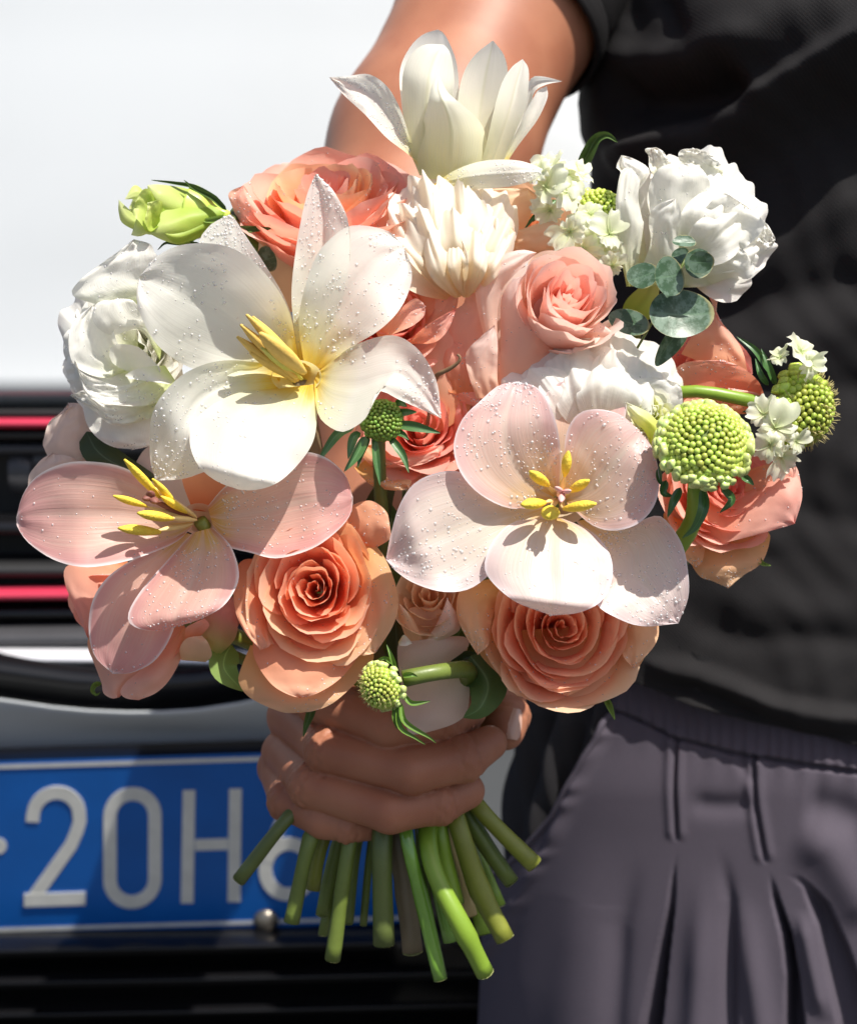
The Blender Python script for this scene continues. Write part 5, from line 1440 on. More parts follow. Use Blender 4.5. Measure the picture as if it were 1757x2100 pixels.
dewdrops(f, 160, .16, .35, 14)
stem(f, (1080, 760, .2), 3)

# cream peach rose behind
f = Rs('cream peach rose tucked behind the cream carnation under the top tulip', 1050, 440, -1.2)
rose(f, 1050, 455, -1.6, AX(.0, .45, .9), 120, [M['rose_apricot'], M['rose_cream'], M['rose_cream']], n=22, H=.4, seed=37, flare=.2, nu=13, dew=0)
petal(f, cz2([(700, 640), (600, 450), (590, 330), (640, 250), (900, 240)]), cz2([(900, 640), (900, 500), (940, 380), (980, 300), (900, 240)]), [0, .6, .8, .6], [0, -.3, -.4, 0], M['rose_cream'], -.2, ripple=.3, dew=0)
petal(f, cz2([(690, 660), (760, 560), (900, 500), (1080, 440), (1150, 480)]), cz2([(800, 700), (950, 690), (1100, 640), (1140, 560), (1150, 480)]), [0, .6, .8, .6], [0, -.3, -.3, 0], M['rose_cream'], .3, ripple=.3, dew=0)
petal(f, cz2([(620, 600), (600, 500), (660, 440), (800, 500)]), cz2([(720, 650), (760, 600), (820, 560), (800, 500)]), [0, .5, .7, .5], [0, .3, .3, 0], M['rose_cream'], .6, ripple=.3, dew=0)
petal(f, cz2([(430, 880), (440, 700), (520, 560), (545, 530)]), cz2([(640, 740), (620, 650), (570, 580), (545, 530)]), [0, .5, .7, .5], [0, .2, .3, 0], M['rose_apricot'], .9, ripple=.2, dew=0)
petal(f, cz2([(600, 760), (560, 650), (590, 560), (600, 550)]), cz2([(760, 690), (720, 640), (650, 590), (600, 550)]), [0, .5, .7, .5], [0, .2, .3, 0], M['rose_cream'], 1.0, ripple=.2, dew=0)
stem(f, (1040, 560, -2.), 7)

# coral rose under the white tulip, behind the small dark scabious
f = Rs('coral rose in the very middle behind the small dark green scabious head', 860, 905, 1.4)
rose(f, 862, 880, .6, AX(-.05, .30, .93), 128, [M['rose_coral'], M['rose_coral'], M['rose_coral'], M['rose_salmon']], n=24, H=.42, seed=41, flare=.26, drop=.4)
petal(f, cz3([(940, 450), (1000, 420), (1120, 412), (1230, 440), (1310, 500)]), cz3([(960, 560), (1100, 560), (1200, 580), (1280, 610), (1310, 500)]), [0, .4, .6, .5], [0, -.2, -.2, 0], M['rose_coral'], .6, ripple=.2)
petal(f, cz3([(100, 1180), (180, 1280), (300, 1370), (480, 1400), (620, 1390)]), cz3([(240, 1080), (380, 1200), (520, 1290), (640, 1300), (620, 1390)]), [0, .5, .8, .6], [0, -.2, -.3, 0], M['rose_apricot'], .8, ripple=.3)
petal(f, cz3([(120, 1000), (250, 1150), (400, 1180), (700, 1160), (900, 1080)]), cz3([(300, 950), (500, 1010), (700, 1020), (950, 960), (900, 1080)]), [0, .5, .8, .6], [0, -.2, -.3, 0], M['rose_salmon'], 1.0, ripple=.3)
dewdrops(f, 200, .18, .4, 15)
stem(f, (850, 1000, .3), 6)

# orange rose bottom, left of the small scabious
f = Rs('large orange rose facing the viewer at the bottom left of the middle, yellowish lower petal', 645, 1225, 1.6)
rose(f, 648, 1208, 2.5, AX(-.02, .10, .99), 148, [M['rose_orange'], M['rose_orange'], M['rose_orange'], M['rose_apricot']], n=27, H=.48, seed=54, flare=.18, drop=.38, depth=.6, squash=.92)
AP = M['rose_apricot']
petal(f, c3([(1000, 900), (960, 1000), (955, 1050), (1000, 1110), (1120, 1165), (1200, 1170)]), c3([(1480, 900), (1490, 960), (1420, 1050), (1330, 1130), (1260, 1160), (1200, 1170)]), [0, .6, .8, .7, .5], [0, -.5, -.6, -.3, 0], AP, 1.7, ripple=.15, label='yellowish outer petal')
petal(f, c3([(1040, 760), (1010, 900), (1030, 980), (1090, 1060), (1160, 1100), (1200, 1110)]), c3([(1480, 740), (1470, 860), (1420, 960), (1350, 1040), (1260, 1095), (1200, 1110)]), [0, .8, 1.1, 1.2, 1.0], [0, -.5, -.6, -.3, 0], M['rose_orange'], 2.0, ripple=.2)
petal(f, c3([(1400, 420), (1500, 500), (1560, 600), (1590, 720), (1570, 820), (1500, 930)]), c3([(1380, 560), (1420, 700), (1410, 820), (1400, 900), (1440, 940), (1500, 930)]), [0, .6, .8, .7], [0, -.3, -.4, 0], AP, 2.1, ripple=.3)
petal(f, c3([(1080, 560), (970, 560), (935, 640), (940, 760), (980, 850), (1040, 920)]), c3([(1150, 620), (1080, 680), (1060, 780), (1070, 860), (1080, 900), (1040, 920)]), [0, .6, .8, .7], [0, -.3, -.4, 0], M['rose_orange'], 2.0, ripple=.3)
petal(f, c3([(1400, 430), (1350, 400), (1370, 370), (1430, 330), (1490, 325), (1545, 370), (1555, 430)]), c3([(1420, 480), (1470, 520), (1520, 500), (1560, 470), (1555, 430)]), [0, .6, .9, .7], [0, -.3, -.3, 0], M['rose_orange'], 1.9, ripple=.2, dew=3)
leaf(f, [(760, 1120, -1.2), (775, 1040, -.8), (800, 985, -.6), (830, 950, -.8)], 60, M['leaf_dark'])
leaf(f, [(800, 1200, -1.4), (815, 1120, -1.0), (800, 1060, -.9), (770, 1000, -1.)], 56, M['leaf'])
leaf(f, [(820, 1420, -.8), (815, 1340, -.3), (812, 1270, -.1), (820, 1200, -.4)], 46, M['leaf_dark'])
dewdrops(f, 330, .18, .5, 16)
stem(f, (640, 1330, .5), 17)
leaf(f, [(632, 1420, 1.0), (638, 1455, 1.2), (628, 1488, 1.2), (622, 1512, 1.0)], 20, M['leaf'], name='sepal')

# brownish orange rose bottom right
f = Rs('brownish orange rose at the bottom right under the blush tulip', 1150, 1310, 1.2)
rose(f, 1148, 1290, 2.0, AX(.03, .16, .98), 165, [M['rose_orange'], M['rose_orange'], M['rose_orange'], M['rose_orange'], M['rose_apricot']], n=30, H=.46, seed=61, flare=.20, drop=.40, depth=.6, spin=1.0)
petal(f, c4([(420, 1000), (440, 1080), (540, 1180), (620, 1240), (740, 1268), (820, 1270)]), c4([(1050, 960), (1060, 1040), (1010, 1140), (960, 1200), (890, 1250), (820, 1270)]), [0, .7, .9, .8, .6], [0, -.5, -.6, -.3, 0], AP, 1.2, ripple=.15, nu=25)
petal(f, c4([(470, 1000), (520, 1090), (580, 1160), (680, 1200), (760, 1230)]), c4([(960, 960), (940, 1060), (900, 1130), (840, 1190), (760, 1230)]), [0, .8, 1.1, 1.1, 1.0], [0, -.4, -.5, -.3, 0], AP, 1.7, ripple=.15)
petal(f, c4([(480, 800), (380, 830), (352, 900), (370, 980), (430, 1080)]), c4([(560, 860), (500, 900), (480, 960), (470, 1040), (430, 1080)]), [0, .5, .8, .7], [0, -.3, -.4, 0], AP, 1.9, ripple=.3)
petal(f, c4([(980, 800), (1050, 850), (1090, 960), (1080, 1040), (1000, 1130)]), c4([(900, 860), (930, 930), (950, 1010), (960, 1080), (1000, 1130)]), [0, .5, .8, .7], [0, -.3, -.4, 0], AP, 1.5, ripple=.2)
dewdrops(f, 260, .18, .5, 17)
stem(f, (1145, 1360, .2), 2)
leaf(f, c3([(0, 0)])[:0] + [(965, 1345, .6), (1000, 1400, 1.3), (985, 1450, 1.8), (950, 1472, 1.6)], 88, M['leaf'], nv=18, nu=9, foldv=-.5)
leaf(f, [(1240, 1430, .3), (1248, 1445, .6), (1255, 1462, .6), (1260, 1476, .5)], 13, M['leaf_lime'], name='sepal')
leaf(f, [(930, 1372, .2), (955, 1350, .3), (985, 1345, .3)], 36, M['leaf_dark'])

# small peach rose between the two, with a long pale outer petal
f = Rs('half closed cream peach rose low in the middle between the two orange roses', 880, 1300, .2)
rose(f, 878, 1225, .9, AX(-.05, .35, .93), 84, [M['rose_cream'], M['rose_cream']], n=14, H=.5, seed=71, flare=.12, drop=.2, depth=.9, nu=13, dew=.2)
petal(f, cz5([(520, 1000), (420, 700), (420, 560), (480, 620)]), cz5([(700, 1010), (640, 850), (560, 700), (480, 610)]), [0, .5, .7, .6], [0, -.3, -.3, 0], M['rose_cream'], 1.2, dew=.2)
petal(f, cz5([(690, 1010), (800, 850), (880, 700), (950, 520)]), cz5([(740, 1010), (900, 960), (1090, 850), (1050, 680), (950, 500)]), [0, .5, .8, .6], [0, -.3, -.3, 0], M['rose_pale_outer'], 1.2, dew=.2)
petal(f, cz5([(620, 1000), (560, 760), (540, 620), (700, 600)]), cz5([(740, 1010), (860, 820), (900, 640), (700, 590)]), [0, .2, .4, .5], [0, .3, .3, 0], M['rose_cream'], .6, dew=.2)
petal(f, cz5([(440, 1380), (410, 1150), (430, 1000), (560, 990)]), cz5([(640, 1400), (900, 1250), (1180, 1040), (1100, 920), (560, 980)]), [0, .5, .8, .8], [0, -.3, -.4, 0], M['rose_pale_outer'], .7, nu=21, dew=.1)
petal(f, cz5([(480, 1300), (460, 1100), (600, 1000), (760, 960)]), cz5([(900, 1300), (1120, 1150), (1150, 1000), (760, 950)]), [0, .4, .6, .5], [0, -.3, -.3, 0], M['rose_cream'], .1, dew=0)
petal(f, cz5([(560, 1250), (440, 1450), (440, 1700), (500, 1900), (560, 1990), (680, 1990)]), cz5([(1050, 1230), (1180, 1430), (1195, 1600), (1150, 1780), (1000, 1890), (680, 1990)]), [0, .6, .8, .7, .5], [0, -.5, -.6, -.4, 0], M['rose_pale_outer'], .5, nu=21, dew=0, label='large hanging pale outer petal')
petal(f, cz5([(420, 980), (425, 1020), (500, 1028), (570, 1000)]), cz5([(440, 950), (480, 905), (540, 960), (570, 1000)]), [0, .4, .5, .3], [0, .3, .3, 0], M['tulip_white'], 1.7, dew=0, nv=12, nu=9, label='curled white petal corner')
dewdrops(f, 40, .15, .3, 18)
stem(f, (890, 1370, -.6), 12)

# coral rose low left behind the pink tulip, seen from its side
f = Rs('coral rose hanging lowest at the left behind the pink tulip, seen from the side', 270, 1290, .0)
rose(f, 250, 1250, -.4, AX(-.30, -.35, .85), 105, [M['rose_coral'], M['rose_salmon']], n=18, H=.5, seed=81, flare=.12, drop=.35, depth=.8, nu=13, dew=.1)
CO = M['rose_coral']
petal(f, cz4([(700, 60), (400, 60), (215, 120), (205, 250), (260, 400), (330, 560), (390, 700)]), cz4([(900, 300), (700, 420), (560, 560), (480, 640), (430, 690), (390, 700)]), [0, .5, .8, .6, .4], [0, -.4, -.5, 0], CO, 0, ripple=.25, dew=.1)
petal(f, cz4([(420, 600), (390, 760), (440, 900), (500, 1060), (520, 1150), (590, 1192), (650, 1180)]), cz4([(900, 600), (950, 800), (850, 950), (760, 1060), (700, 1130), (650, 1180)]), [0, .5, .8, .7, .5], [0, -.5, -.6, -.2], M['rose_salmon'], .5, ripple=.3, dew=.1)
petal(f, cz4([(1160, 620), (1000, 800), (820, 960), (700, 1060), (655, 1140), (700, 1190), (800, 1205)]), cz4([(1190, 610), (1190, 760), (1120, 930), (1040, 1060), (940, 1150), (800, 1207)]), [0, .8, 1.1, .9, .6], [0, -.5, -.5, -.2, 0], M['rose_salmon'], .6, ripple=.2, dew=.1)
petal(f, cz4([(1000, 580), (900, 780), (800, 900), (880, 930)]), cz4([(1180, 600), (1150, 760), (1050, 900), (880, 930)]), [0, .3, .5, .3], [0, .4, .4, 0], CO, .3, dew=.1)
dewdrops(f, 30, .15, .3, 19)
stem(f, (300, 1240, -1.), 14, mids=((520, 1320, -2.),))
leaf(f, cz4([(505, 1075)]) [0:0] + [(209, 1402, -.2), (196, 1404, 0), (190, 1416, .2), (198, 1425, .3), (206, 1420, .2)], 10, M['leaf_lime'], name='sepal')

# pink green bud rose
f = Rs('small pink rose with green streaked petals, between the pink tulip and the large orange rose', 450, 1290, .4)
rose(f, 440, 1275, .4, AX(-.1, .1, .99), 58, [M['rose_green_pink']], n=9, H=.6, seed=91, flare=.1, depth=.9, nu=11, nv=10, dew=0)
GP = M['rose_green_pink']
petal(f, cz4([(1180, 880), (1300, 720), (1230, 640), (1240, 600), (1400, 440), (1560, 340)]), cz4([(1350, 890), (1480, 820), (1590, 700), (1610, 560), (1590, 420), (1560, 340)]), [0, .6, .8, .6], [0, -.4, -.5, 0], GP, .8, ripple=.3, dew=0)
petal(f, cz4([(1150, 880), (1140, 780), (1200, 700), (1320, 680)]), cz4([(1350, 895), (1400, 840), (1370, 740), (1320, 680)]), [0, .3, .5, .3], [0, .2, .2, 0], M['rose_cream'], 1.1, dew=0)
petal(f, cz4([(1180, 720), (1190, 620), (1250, 580), (1340, 540)]), cz4([(1300, 690), (1350, 640), (1380, 590), (1340, 540)]), [0, .3, .4, .3], [0, .2, .2, 0], M['rose_coral'], 1.2, dew=0)
leaf(f, cz4([(1565, 745)])[0:0] + [(476, 1322, .4), (462, 1345, .8), (462, 1375, 1.1), (500, 1418, .9)], 62, M['leaf_lime'], nv=16, nu=9, foldv=.35)
stem(f, (450, 1330, .0), 4, mids=((560, 1380, -1.5),))

# coral rose at right edge above the big scabious
f = Rs('coral and pink rose at the right edge behind the green scabious stem', 1450, 740, -.6)
rose(f, 1450, 770, -.8, AX(.1, .3, .9), 105, [M['rose_salmon'], M['rose_coral']], n=20, H=.4, seed=97, flare=.16, nu=13, dew=.6)
petal(f, c2([(1080, 900), (1150, 780), (1200, 700), (1170, 650), (1222, 665)]), c2([(1340, 1010), (1320, 900), (1280, 830), (1220, 760), (1222, 668)]), [0, .3, .6, .8], [0, -.3, -.3, 0], M['rose_salmon'], .2, ripple=.4)
petal(f, c2([(1030, 1100), (1030, 1000), (1080, 940), (1150, 925), (1240, 925)]), c2([(1400, 1060), (1380, 1010), (1340, 970), (1290, 940), (1240, 925)]), [0, .5, .8, .7], [0, .2, .2, 0], M['rose_coral'], .3, ripple=.2)
petal(f, c2([(1100, 1140), (1090, 1080), (1150, 1060), (1260, 1040)]), c2([(1340, 1130), (1400, 1080), (1370, 1050), (1260, 1030)]), [0, .4, .6, .5], [0, -.2, -.2, 0], M['rose_salmon'], .8, ripple=.2)
dewdrops(f, 260, .2, .45, 20)
stem(f, (1430, 830, -1.5), bind=880)

# coral rose at the right, low
f = Rs('coral rose with red tipped petals at the lower right edge, below the big scabious head', 1500, 1040, .0)
rose(f, 1478, 1010, .2, AX(.12, .30, .93), 128, [M['rose_coral'], M['rose_coral'], M['rose_salmon']], n=26, H=.42, seed=103, flare=.2, drop=.35, dew=.5)
petal(f, c4([(1200, 560), (1250, 650), (1290, 677), (1350, 665), (1450, 640), (1590, 600)]), c4([(1300, 500), (1430, 480), (1550, 400), (1600, 430), (1617, 500), (1590, 600)]), [0, .8, 1.2, 1.1, .9], [0, -.3, -.3, -.1, 0], M['rose_coral'], .6, ripple=.3, dew=.3)
petal(f, c4([(1190, 640), (1200, 720), (1240, 790), (1290, 810), (1345, 835)]), c4([(1480, 620), (1500, 650), (1470, 740), (1400, 790), (1345, 837)]), [0, .5, .6, .5, .3], [0, -.4, -.4, -.1, 0], M['rose_apricot'], .1, ripple=.3, dew=1.2)
petal(f, c4([(1150, 600), (1110, 560), (1130, 700), (1200, 740), (1230, 760)]), c4([(1250, 600), (1270, 660), (1260, 700), (1250, 740), (1230, 760)]), [0, .4, .5, .4], [0, -.2, -.2, 0], M['rose_apricot'], .2, ripple=.2)
petal(f, c4([(1420, 400), (1500, 380), (1570, 375), (1600, 400), (1617, 480)]), c4([(1400, 500), (1480, 520), (1550, 530), (1600, 520), (1617, 480)]), [0, .4, .6, .5], [0, -.2, -.3, 0], M['rose_coral'], .9, ripple=.3)
dewdrops(f, 300, .18, .42, 21)
stem(f, (1460, 1110, -1.), 0, mids=((1150, 1320, -2.),))
leaf(f, [(1554, 1143, 0), (1562, 1155, .3), (1580, 1160, .2)], 9, M['leaf_lime'], name='sepal')

# ---- cream carnation
f = Fl('carnation', 'cream carnation with folded ruffled petals under the top tulip', 'carnation', 925, 470, .8)
CA = M['carnation']
for (bx, by), (tx, ty), w_, e0, k in (((940, 570), (895, 345), 150, .4, 6), ((950, 560), (960, 360), 140, .3, 6), ((935, 570), (830, 375), 130, .6, 5), ((960, 560), (1030, 395), 110, .7, 5),
                       ((930, 580), (875, 362), 110, 1.2, 6), ((945, 575), (930, 372), 110, 1.4, 7), ((925, 590), (815, 430), 120, 1.2, 6), ((955, 580), (985, 415), 90, 1.4, 5),
                       ((925, 600), (865, 425), 105, 1.9, 6), ((945, 600), (925, 430), 100, 2.1, 6), ((960, 600), (1035, 450), 80, 1.9, 5), ((920, 610), (812, 490), 90, 1.8, 5),
                       ((940, 610), (895, 470), 80, 2.5, 5), ((955, 610), (960, 478), 76, 2.5, 5), ((965, 600), (1030, 490), 54, 2.4, 3)):
    frill(f, (bx, by), (tx, ty), w_ * 1.15, e0, [0, .8, .9, .2], CA, k=k * .85, amp=.34, teeth=.03)
stem(f, (925, 560, -.5), 11)

# ---- white ruffled lisianthus above the blush tulip
f = Fl('lisianthus', 'white ruffled double lisianthus just above the blush tulip', 'lisianthus', 1215, 770, 2.6, GL)
for (bx, by), (tx, ty), w_, e0, k in (((1220, 880), (1225, 668), 200, 1.8, 5), ((1230, 880), (1310, 690), 170, 1.9, 5), ((1210, 880), (1140, 695), 160, 2.0, 5), ((1250, 880), (1365, 730), 150, 2.1, 5), ((1190, 880), (1080, 740), 130, 2.4, 5),
                       ((1220, 890), (1180, 690), 150, 2.6, 6), ((1230, 890), (1262, 690), 150, 2.7, 6), ((1240, 890), (1340, 735), 140, 2.8, 5), ((1200, 890), (1105, 735), 120, 3.0, 5), ((1190, 890), (1030, 785), 110, 3.0, 5),
                       ((1210, 890), (1150, 722), 110, 3.4, 6), ((1225, 890), (1218, 712), 120, 3.5, 6), ((1240, 890), (1290, 728), 120, 3.5, 6), ((1250, 890), (1358, 772), 100, 3.4, 5), ((1200, 890), (1075, 770), 100, 3.5, 5),
                       ((1215, 895), (1185, 755), 90, 4.1, 5), ((1235, 895), (1255, 752), 100, 4.2, 5), ((1245, 895), (1312, 775), 90, 4.1, 5), ((1200, 895), (1115, 778), 80, 4.0, 4)):
    frill(f, (bx, by), (tx, ty), w_ * 1.35, e0 - 1.3, [0, .8, 1.1, .8], M['liz_white'], k=k * 0.55, amp=.19, teeth=0.014, dew=.4)
if 0: rose(f, 1222, 790, 2.8, AX(.02, .72, .70), 158, [M['liz_white']], n=22, H=.42, seed=121, flare=.26, drop=.22, wfac=1.15, ruffle=.06, rfreq=4, depth=.7, nu=25, dew=.4, sharp=.05)
dewdrops(f, 120, .16, .35, 22)
stem(f, (1215, 850, 1.2), bind=850)

# ---- white lisianthus at the upper right, side view
f = Fl('lisianthus', 'white lisianthus with frilled edge at the upper right against the black shirt', 'lisianthus', 1370, 480, .4, GL)
for (bx, by), (tx, ty), w_, e0, k in (((1390, 520), (1465, 305), 120, -.4, 6), ((1400, 520), (1400, 315), 110, -.3, 5), ((1400, 520), (1520, 350), 120, .0, 6), ((1400, 530), (1565, 420), 120, .2, 6), ((1400, 540), (1580, 490), 110, .4, 5), ((1400, 550), (1550, 545), 110, .6, 5),
                       ((1400, 520), (1440, 330), 100, .5, 6), ((1405, 520), (1500, 370), 100, .8, 6), ((1405, 525), (1540, 410), 100, 1.0, 6), ((1405, 535), (1555, 470), 90, 1.2, 5), ((1400, 530), (1480, 400), 80, 1.7, 6), ((1400, 540), (1515, 450), 80, 1.9, 5)):
    frill(f, (bx, by), (tx, ty), w_ * 1.3, e0, [0, .7, 1.0, .6], M['liz_white'], k=k * 0.55, amp=.16, teeth=0.02, dew=.5)
rose(f, 1412, 470, -.3, AX(.5, .35, .76), 92, [M['liz_white']], n=18, H=.60, seed=131, flare=.24, drop=.12, ruffle=.12, rfreq=5, depth=1.0, nu=27, dew=.5, sharp=.06)
LW = M['liz_white']
petal(f, c2([(900, 640), (880, 500), (880, 350), (900, 240), (980, 180)]), c2([(1050, 640), (1080, 480), (1080, 350), (1060, 240), (980, 180)]), [0, .4, .6, .4], [0, -.2, -.2, 0], LW, -.2, ripple=.4, rf=4, dew=.3)
petal(f, c2([(870, 640), (845, 500), (835, 380), (828, 300), (850, 210), (830, 180), (850, 135)]), c2([(960, 620), (940, 460), (930, 400), (900, 300), (960, 200), (900, 150), (850, 135)]), [0, .9, 1.1, .8], [0, -.3, -.4, 0], LW, .6, ripple=.5, rf=4, dew=.3)
petal(f, c2([(870, 640), (830, 430), (830, 310), (840, 230), (855, 190), (885, 182)]), c2([(900, 640), (935, 410), (930, 380), (915, 300), (920, 220), (885, 182)]), [0, .9, 1.0, .7], [0, -.3, -.3, 0], LW, 1.1, ripple=.3, rf=4, dew=.3)
petal(f, c2([(900, 640), (960, 480), (955, 400), (965, 350), (1000, 320), (1060, 300)]), c2([(1000, 640), (1100, 570), (1080, 500), (1070, 430), (1080, 360), (1060, 300)]), [0, 1.2, 1.5, 1.4], [0, -.5, -.5, 0], LW, 1.3, ripple=.3, rf=4, dew=.3)
petal(f, c2([(960, 560), (960, 350), (955, 260), (990, 190), (1040, 168), (1090, 165)]), c2([(1100, 560), (1160, 420), (1185, 320), (1190, 240), (1150, 180), (1090, 165)]), [0, .9, 1.4, 1.3, 1.1], [0, -.4, -.4, 0], LW, 1.2, ripple=.3, rf=4, dew=.6)
petal(f, c2([(1010, 620), (1090, 480), (1180, 430), (1280, 470), (1330, 510)]), c2([(1060, 645), (1170, 640), (1260, 610), (1340, 610), (1365, 570), (1330, 510)]), [0, .8, 1.2, 1.1], [0, -.4, -.4, 0], LW, 1.2, ripple=.4, rf=5, dew=.5)
petal(f, c2([(1060, 600), (1110, 420), (1180, 330), (1240, 280), (1330, 330)]), c2([(1180, 620), (1290, 520), (1350, 470), (1400, 400), (1330, 330)]), [0, 1, 1.4, 1.2], [0, .3, .3, 0], LW, 1.2, ripple=.5, rf=5, dew=.8)
petal(f, c2([(1290, 430), (1330, 400), (1370, 380), (1410, 400), (1442, 455)]), c2([(1280, 460), (1340, 450), (1380, 470), (1415, 490), (1442, 462)]), [0, .4, .5, .3], [0, .3, .3, 0], LW, .8, ripple=.6, rf=7, dew=1)
petal(f, c2([(1010, 260), (960, 190), (955, 140), (940, 112), (985, 105)]), c2([(1060, 240), (1050, 180), (1030, 150), (1010, 120), (985, 105)]), [0, .3, .4, .3], [0, .3, .3, 0], LW, .5, ripple=.6, rf=7, dew=.3)
petal(f, c2([(1100, 230), (1070, 150), (1080, 115), (1140, 110)]), c2([(1220, 260), (1240, 190), (1190, 130), (1140, 110)]), [0, .3, .5, .3], [0, .3, .3, 0], LW, .7, ripple=.9, rf=7, dew=.3)
leaf(f, c2([(850, 720)])[0:0] + [(1290, 660, -.2), (1330, 600, .2), (1345, 560, .3)], 60, M['liz_green'], name='calyx', foldv=-.6)
dewdrops(f, 200, .18, .45, 23)
stem(f, (1300, 640, -.8), bind=900, r=7, mids=((1260, 780, -2.),), mat='stem_green')

# ---- white lisianthus at the left
f = Fl('lisianthus', 'white ruffled lisianthus at the left edge beside the large white tulip', 'lisianthus', 270, 725, .8, GL)
rose(f, 262, 722, 1.0, AX(-.22, .10, .97), 132, [M['liz_white']], n=26, H=.30, seed=141, flare=.24, drop=.34, ruffle=.075, rfreq=4, depth=.6, nu=25, dew=1, t0=.28, sharp=.03)
for (bx, by), (tx, ty), w_, e0, k in (((280, 730), (150, 610), 150, -.2, 5), ((270, 730), (135, 690), 140, .0, 5), ((270, 740), (140, 780), 140, .1, 5), ((280, 750), (180, 850), 140, .2, 5), ((290, 720), (205, 555), 140, -.1, 5), ((300, 760), (260, 905), 130, .2, 5),
                       ((280, 730), (165, 650), 110, 1.0, 5), ((280, 740), (158, 740), 110, 1.1, 5), ((290, 750), (185, 810), 110, 1.2, 5)):
    frill(f, (bx, by), (tx, ty), w_ * 1.2, e0, [0, .7, .8, .3], M['liz_white'], k=k * 0.7, amp=.16, teeth=0.012, dew=1)
petal(f, c1([(560, 700), (400, 660), (290, 620), (320, 560), (410, 490), (480, 440), (535, 396)]), c1([(650, 640), (680, 550), (660, 500), (620, 450), (600, 415), (535, 396)]), [0, .5, .7, .5], [0, .3, .2, 0], LW, 1.2, ripple=.4, rf=4)
petal(f, c1([(560, 900), (420, 950), (300, 900), (275, 800), (300, 720), (370, 660)]), c1([(600, 870), (480, 820), (450, 740), (420, 700), (370, 660)]), [0, 1.0, 1.2, .9], [0, .3, .3, 0], LW, 1.6, ripple=.35, rf=5)
petal(f, c1([(640, 880), (560, 760), (440, 780), (370, 720), (390, 650), (480, 635)]), c1([(650, 800), (600, 700), (560, 670), (530, 640), (480, 632)]), [0, .9, 1.1, .9], [0, -.3, -.3, 0], LW, 2.3, ripple=.2, rf=4)
petal(f, c1([(650, 900), (500, 980), (400, 960), (330, 930), (300, 880)]), c1([(700, 960), (620, 1050), (480, 1060), (350, 1020), (300, 880)]), [0, .8, 1.2, 1], [0, .2, .3, 0], LW, 1.9, ripple=.35, rf=5, dew=1.3)
petal(f, c1([(640, 960), (450, 1040), (340, 1000), (280, 1020)]), c1([(680, 1040), (600, 1110), (460, 1140), (370, 1080), (280, 1020)]), [0, .8, 1.1, .9], [0, -.2, -.2, 0], LW, 1.5, ripple=.5, rf=7)
petal(f, c1([(560, 1000), (360, 1040), (340, 1110), (380, 1180), (450, 1225), (530, 1235)]), c1([(700, 1000), (700, 1100), (640, 1200), (590, 1225), (530, 1237)]), [0, .5, .6, .4], [0, -.4, -.4, 0], LW, 1.1, ripple=.3, rf=5, dew=.5)
petal(f, c1([(660, 900), (560, 910), (500, 945), (600, 965)]), c1([(700, 960), (680, 975), (640, 970), (600, 965)]), [0, .4, .5, .4], [0, .3, .3, 0], LW, 2.8, dew=.3, nv=14, nu=11)
petal(f, c1([(620, 960), (460, 900), (440, 830), (490, 815), (560, 830), (620, 890)]), c1([(640, 960), (620, 940), (640, 930), (640, 910), (620, 890)]), [0, .3, .8, .8], [0, .4, .4, 0], M['liz_white'], 2.0, dew=.3, nv=16, nu=13, label='inner petal cup around the greenish throat')
dewdrops(f, 520, .18, .5, 24)
stem(f, (280, 760, -.6), 10)
leaf(f, c1([(360, 1160)])[0:0] + [(178, 885, -.3), (200, 925, .4), (245, 955, .6), (330, 985, .3)], 62, M['leaf_dark'], nv=16, nu=7, foldv=-.3)

# blush lisianthus in shade, far left
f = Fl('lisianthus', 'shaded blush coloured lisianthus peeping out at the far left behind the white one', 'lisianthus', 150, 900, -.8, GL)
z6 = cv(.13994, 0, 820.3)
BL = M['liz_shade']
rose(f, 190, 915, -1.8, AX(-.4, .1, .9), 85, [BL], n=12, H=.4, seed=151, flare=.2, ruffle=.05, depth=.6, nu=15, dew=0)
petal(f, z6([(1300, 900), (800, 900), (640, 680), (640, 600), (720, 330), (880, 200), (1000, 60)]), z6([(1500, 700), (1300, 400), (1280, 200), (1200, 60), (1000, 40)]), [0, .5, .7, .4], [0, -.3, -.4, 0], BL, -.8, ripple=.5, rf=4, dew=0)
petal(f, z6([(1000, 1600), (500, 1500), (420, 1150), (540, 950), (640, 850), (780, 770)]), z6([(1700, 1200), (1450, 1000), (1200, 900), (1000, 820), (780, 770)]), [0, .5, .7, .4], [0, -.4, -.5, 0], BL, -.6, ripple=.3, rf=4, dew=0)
petal(f, [(300, 1060), (270, 990), (290, 930), (330, 900)], [(420, 1060), (420, 990), (400, 930), (330, 900)], [0, .4, .6, .4], [0, -.3, -.3, 0], BL, -.3, dew=0)
stem(f, (200, 960, -2.), bind=760)

# lime lisianthus bud top left
f = Fl('lisianthus_bud', 'lime green lisianthus bud pointing left at the upper left against the white car', 'flower bud', 350, 432, .2)
LG = M['liz_green']
petal(f, c1([(900, 300), (850, 240), (750, 195), (640, 178), (590, 180)]), c1([(880, 340), (800, 380), (700, 370), (600, 300), (590, 182)]), [0, .8, 1.2, 1.0], [-.0, -.9, -1.0, -.4], LG, .3, dew=0)
petal(f, c1([(880, 320), (780, 400), (720, 418), (650, 400), (590, 370)]), c1([(900, 290), (820, 250), (740, 240), (650, 280), (590, 368)]), [0, .8, 1.1, 1.1], [0, -.6, -.7, -.1], LG, .7, dew=0)
petal(f, c1([(860, 330), (720, 410), (620, 370), (560, 385), (525, 380)]), c1([(860, 320), (740, 340), (650, 330), (560, 300), (525, 378)]), [0, .6, 1.0, 1.0], [0, -.4, -.4, 0], LG, .9, dew=0)
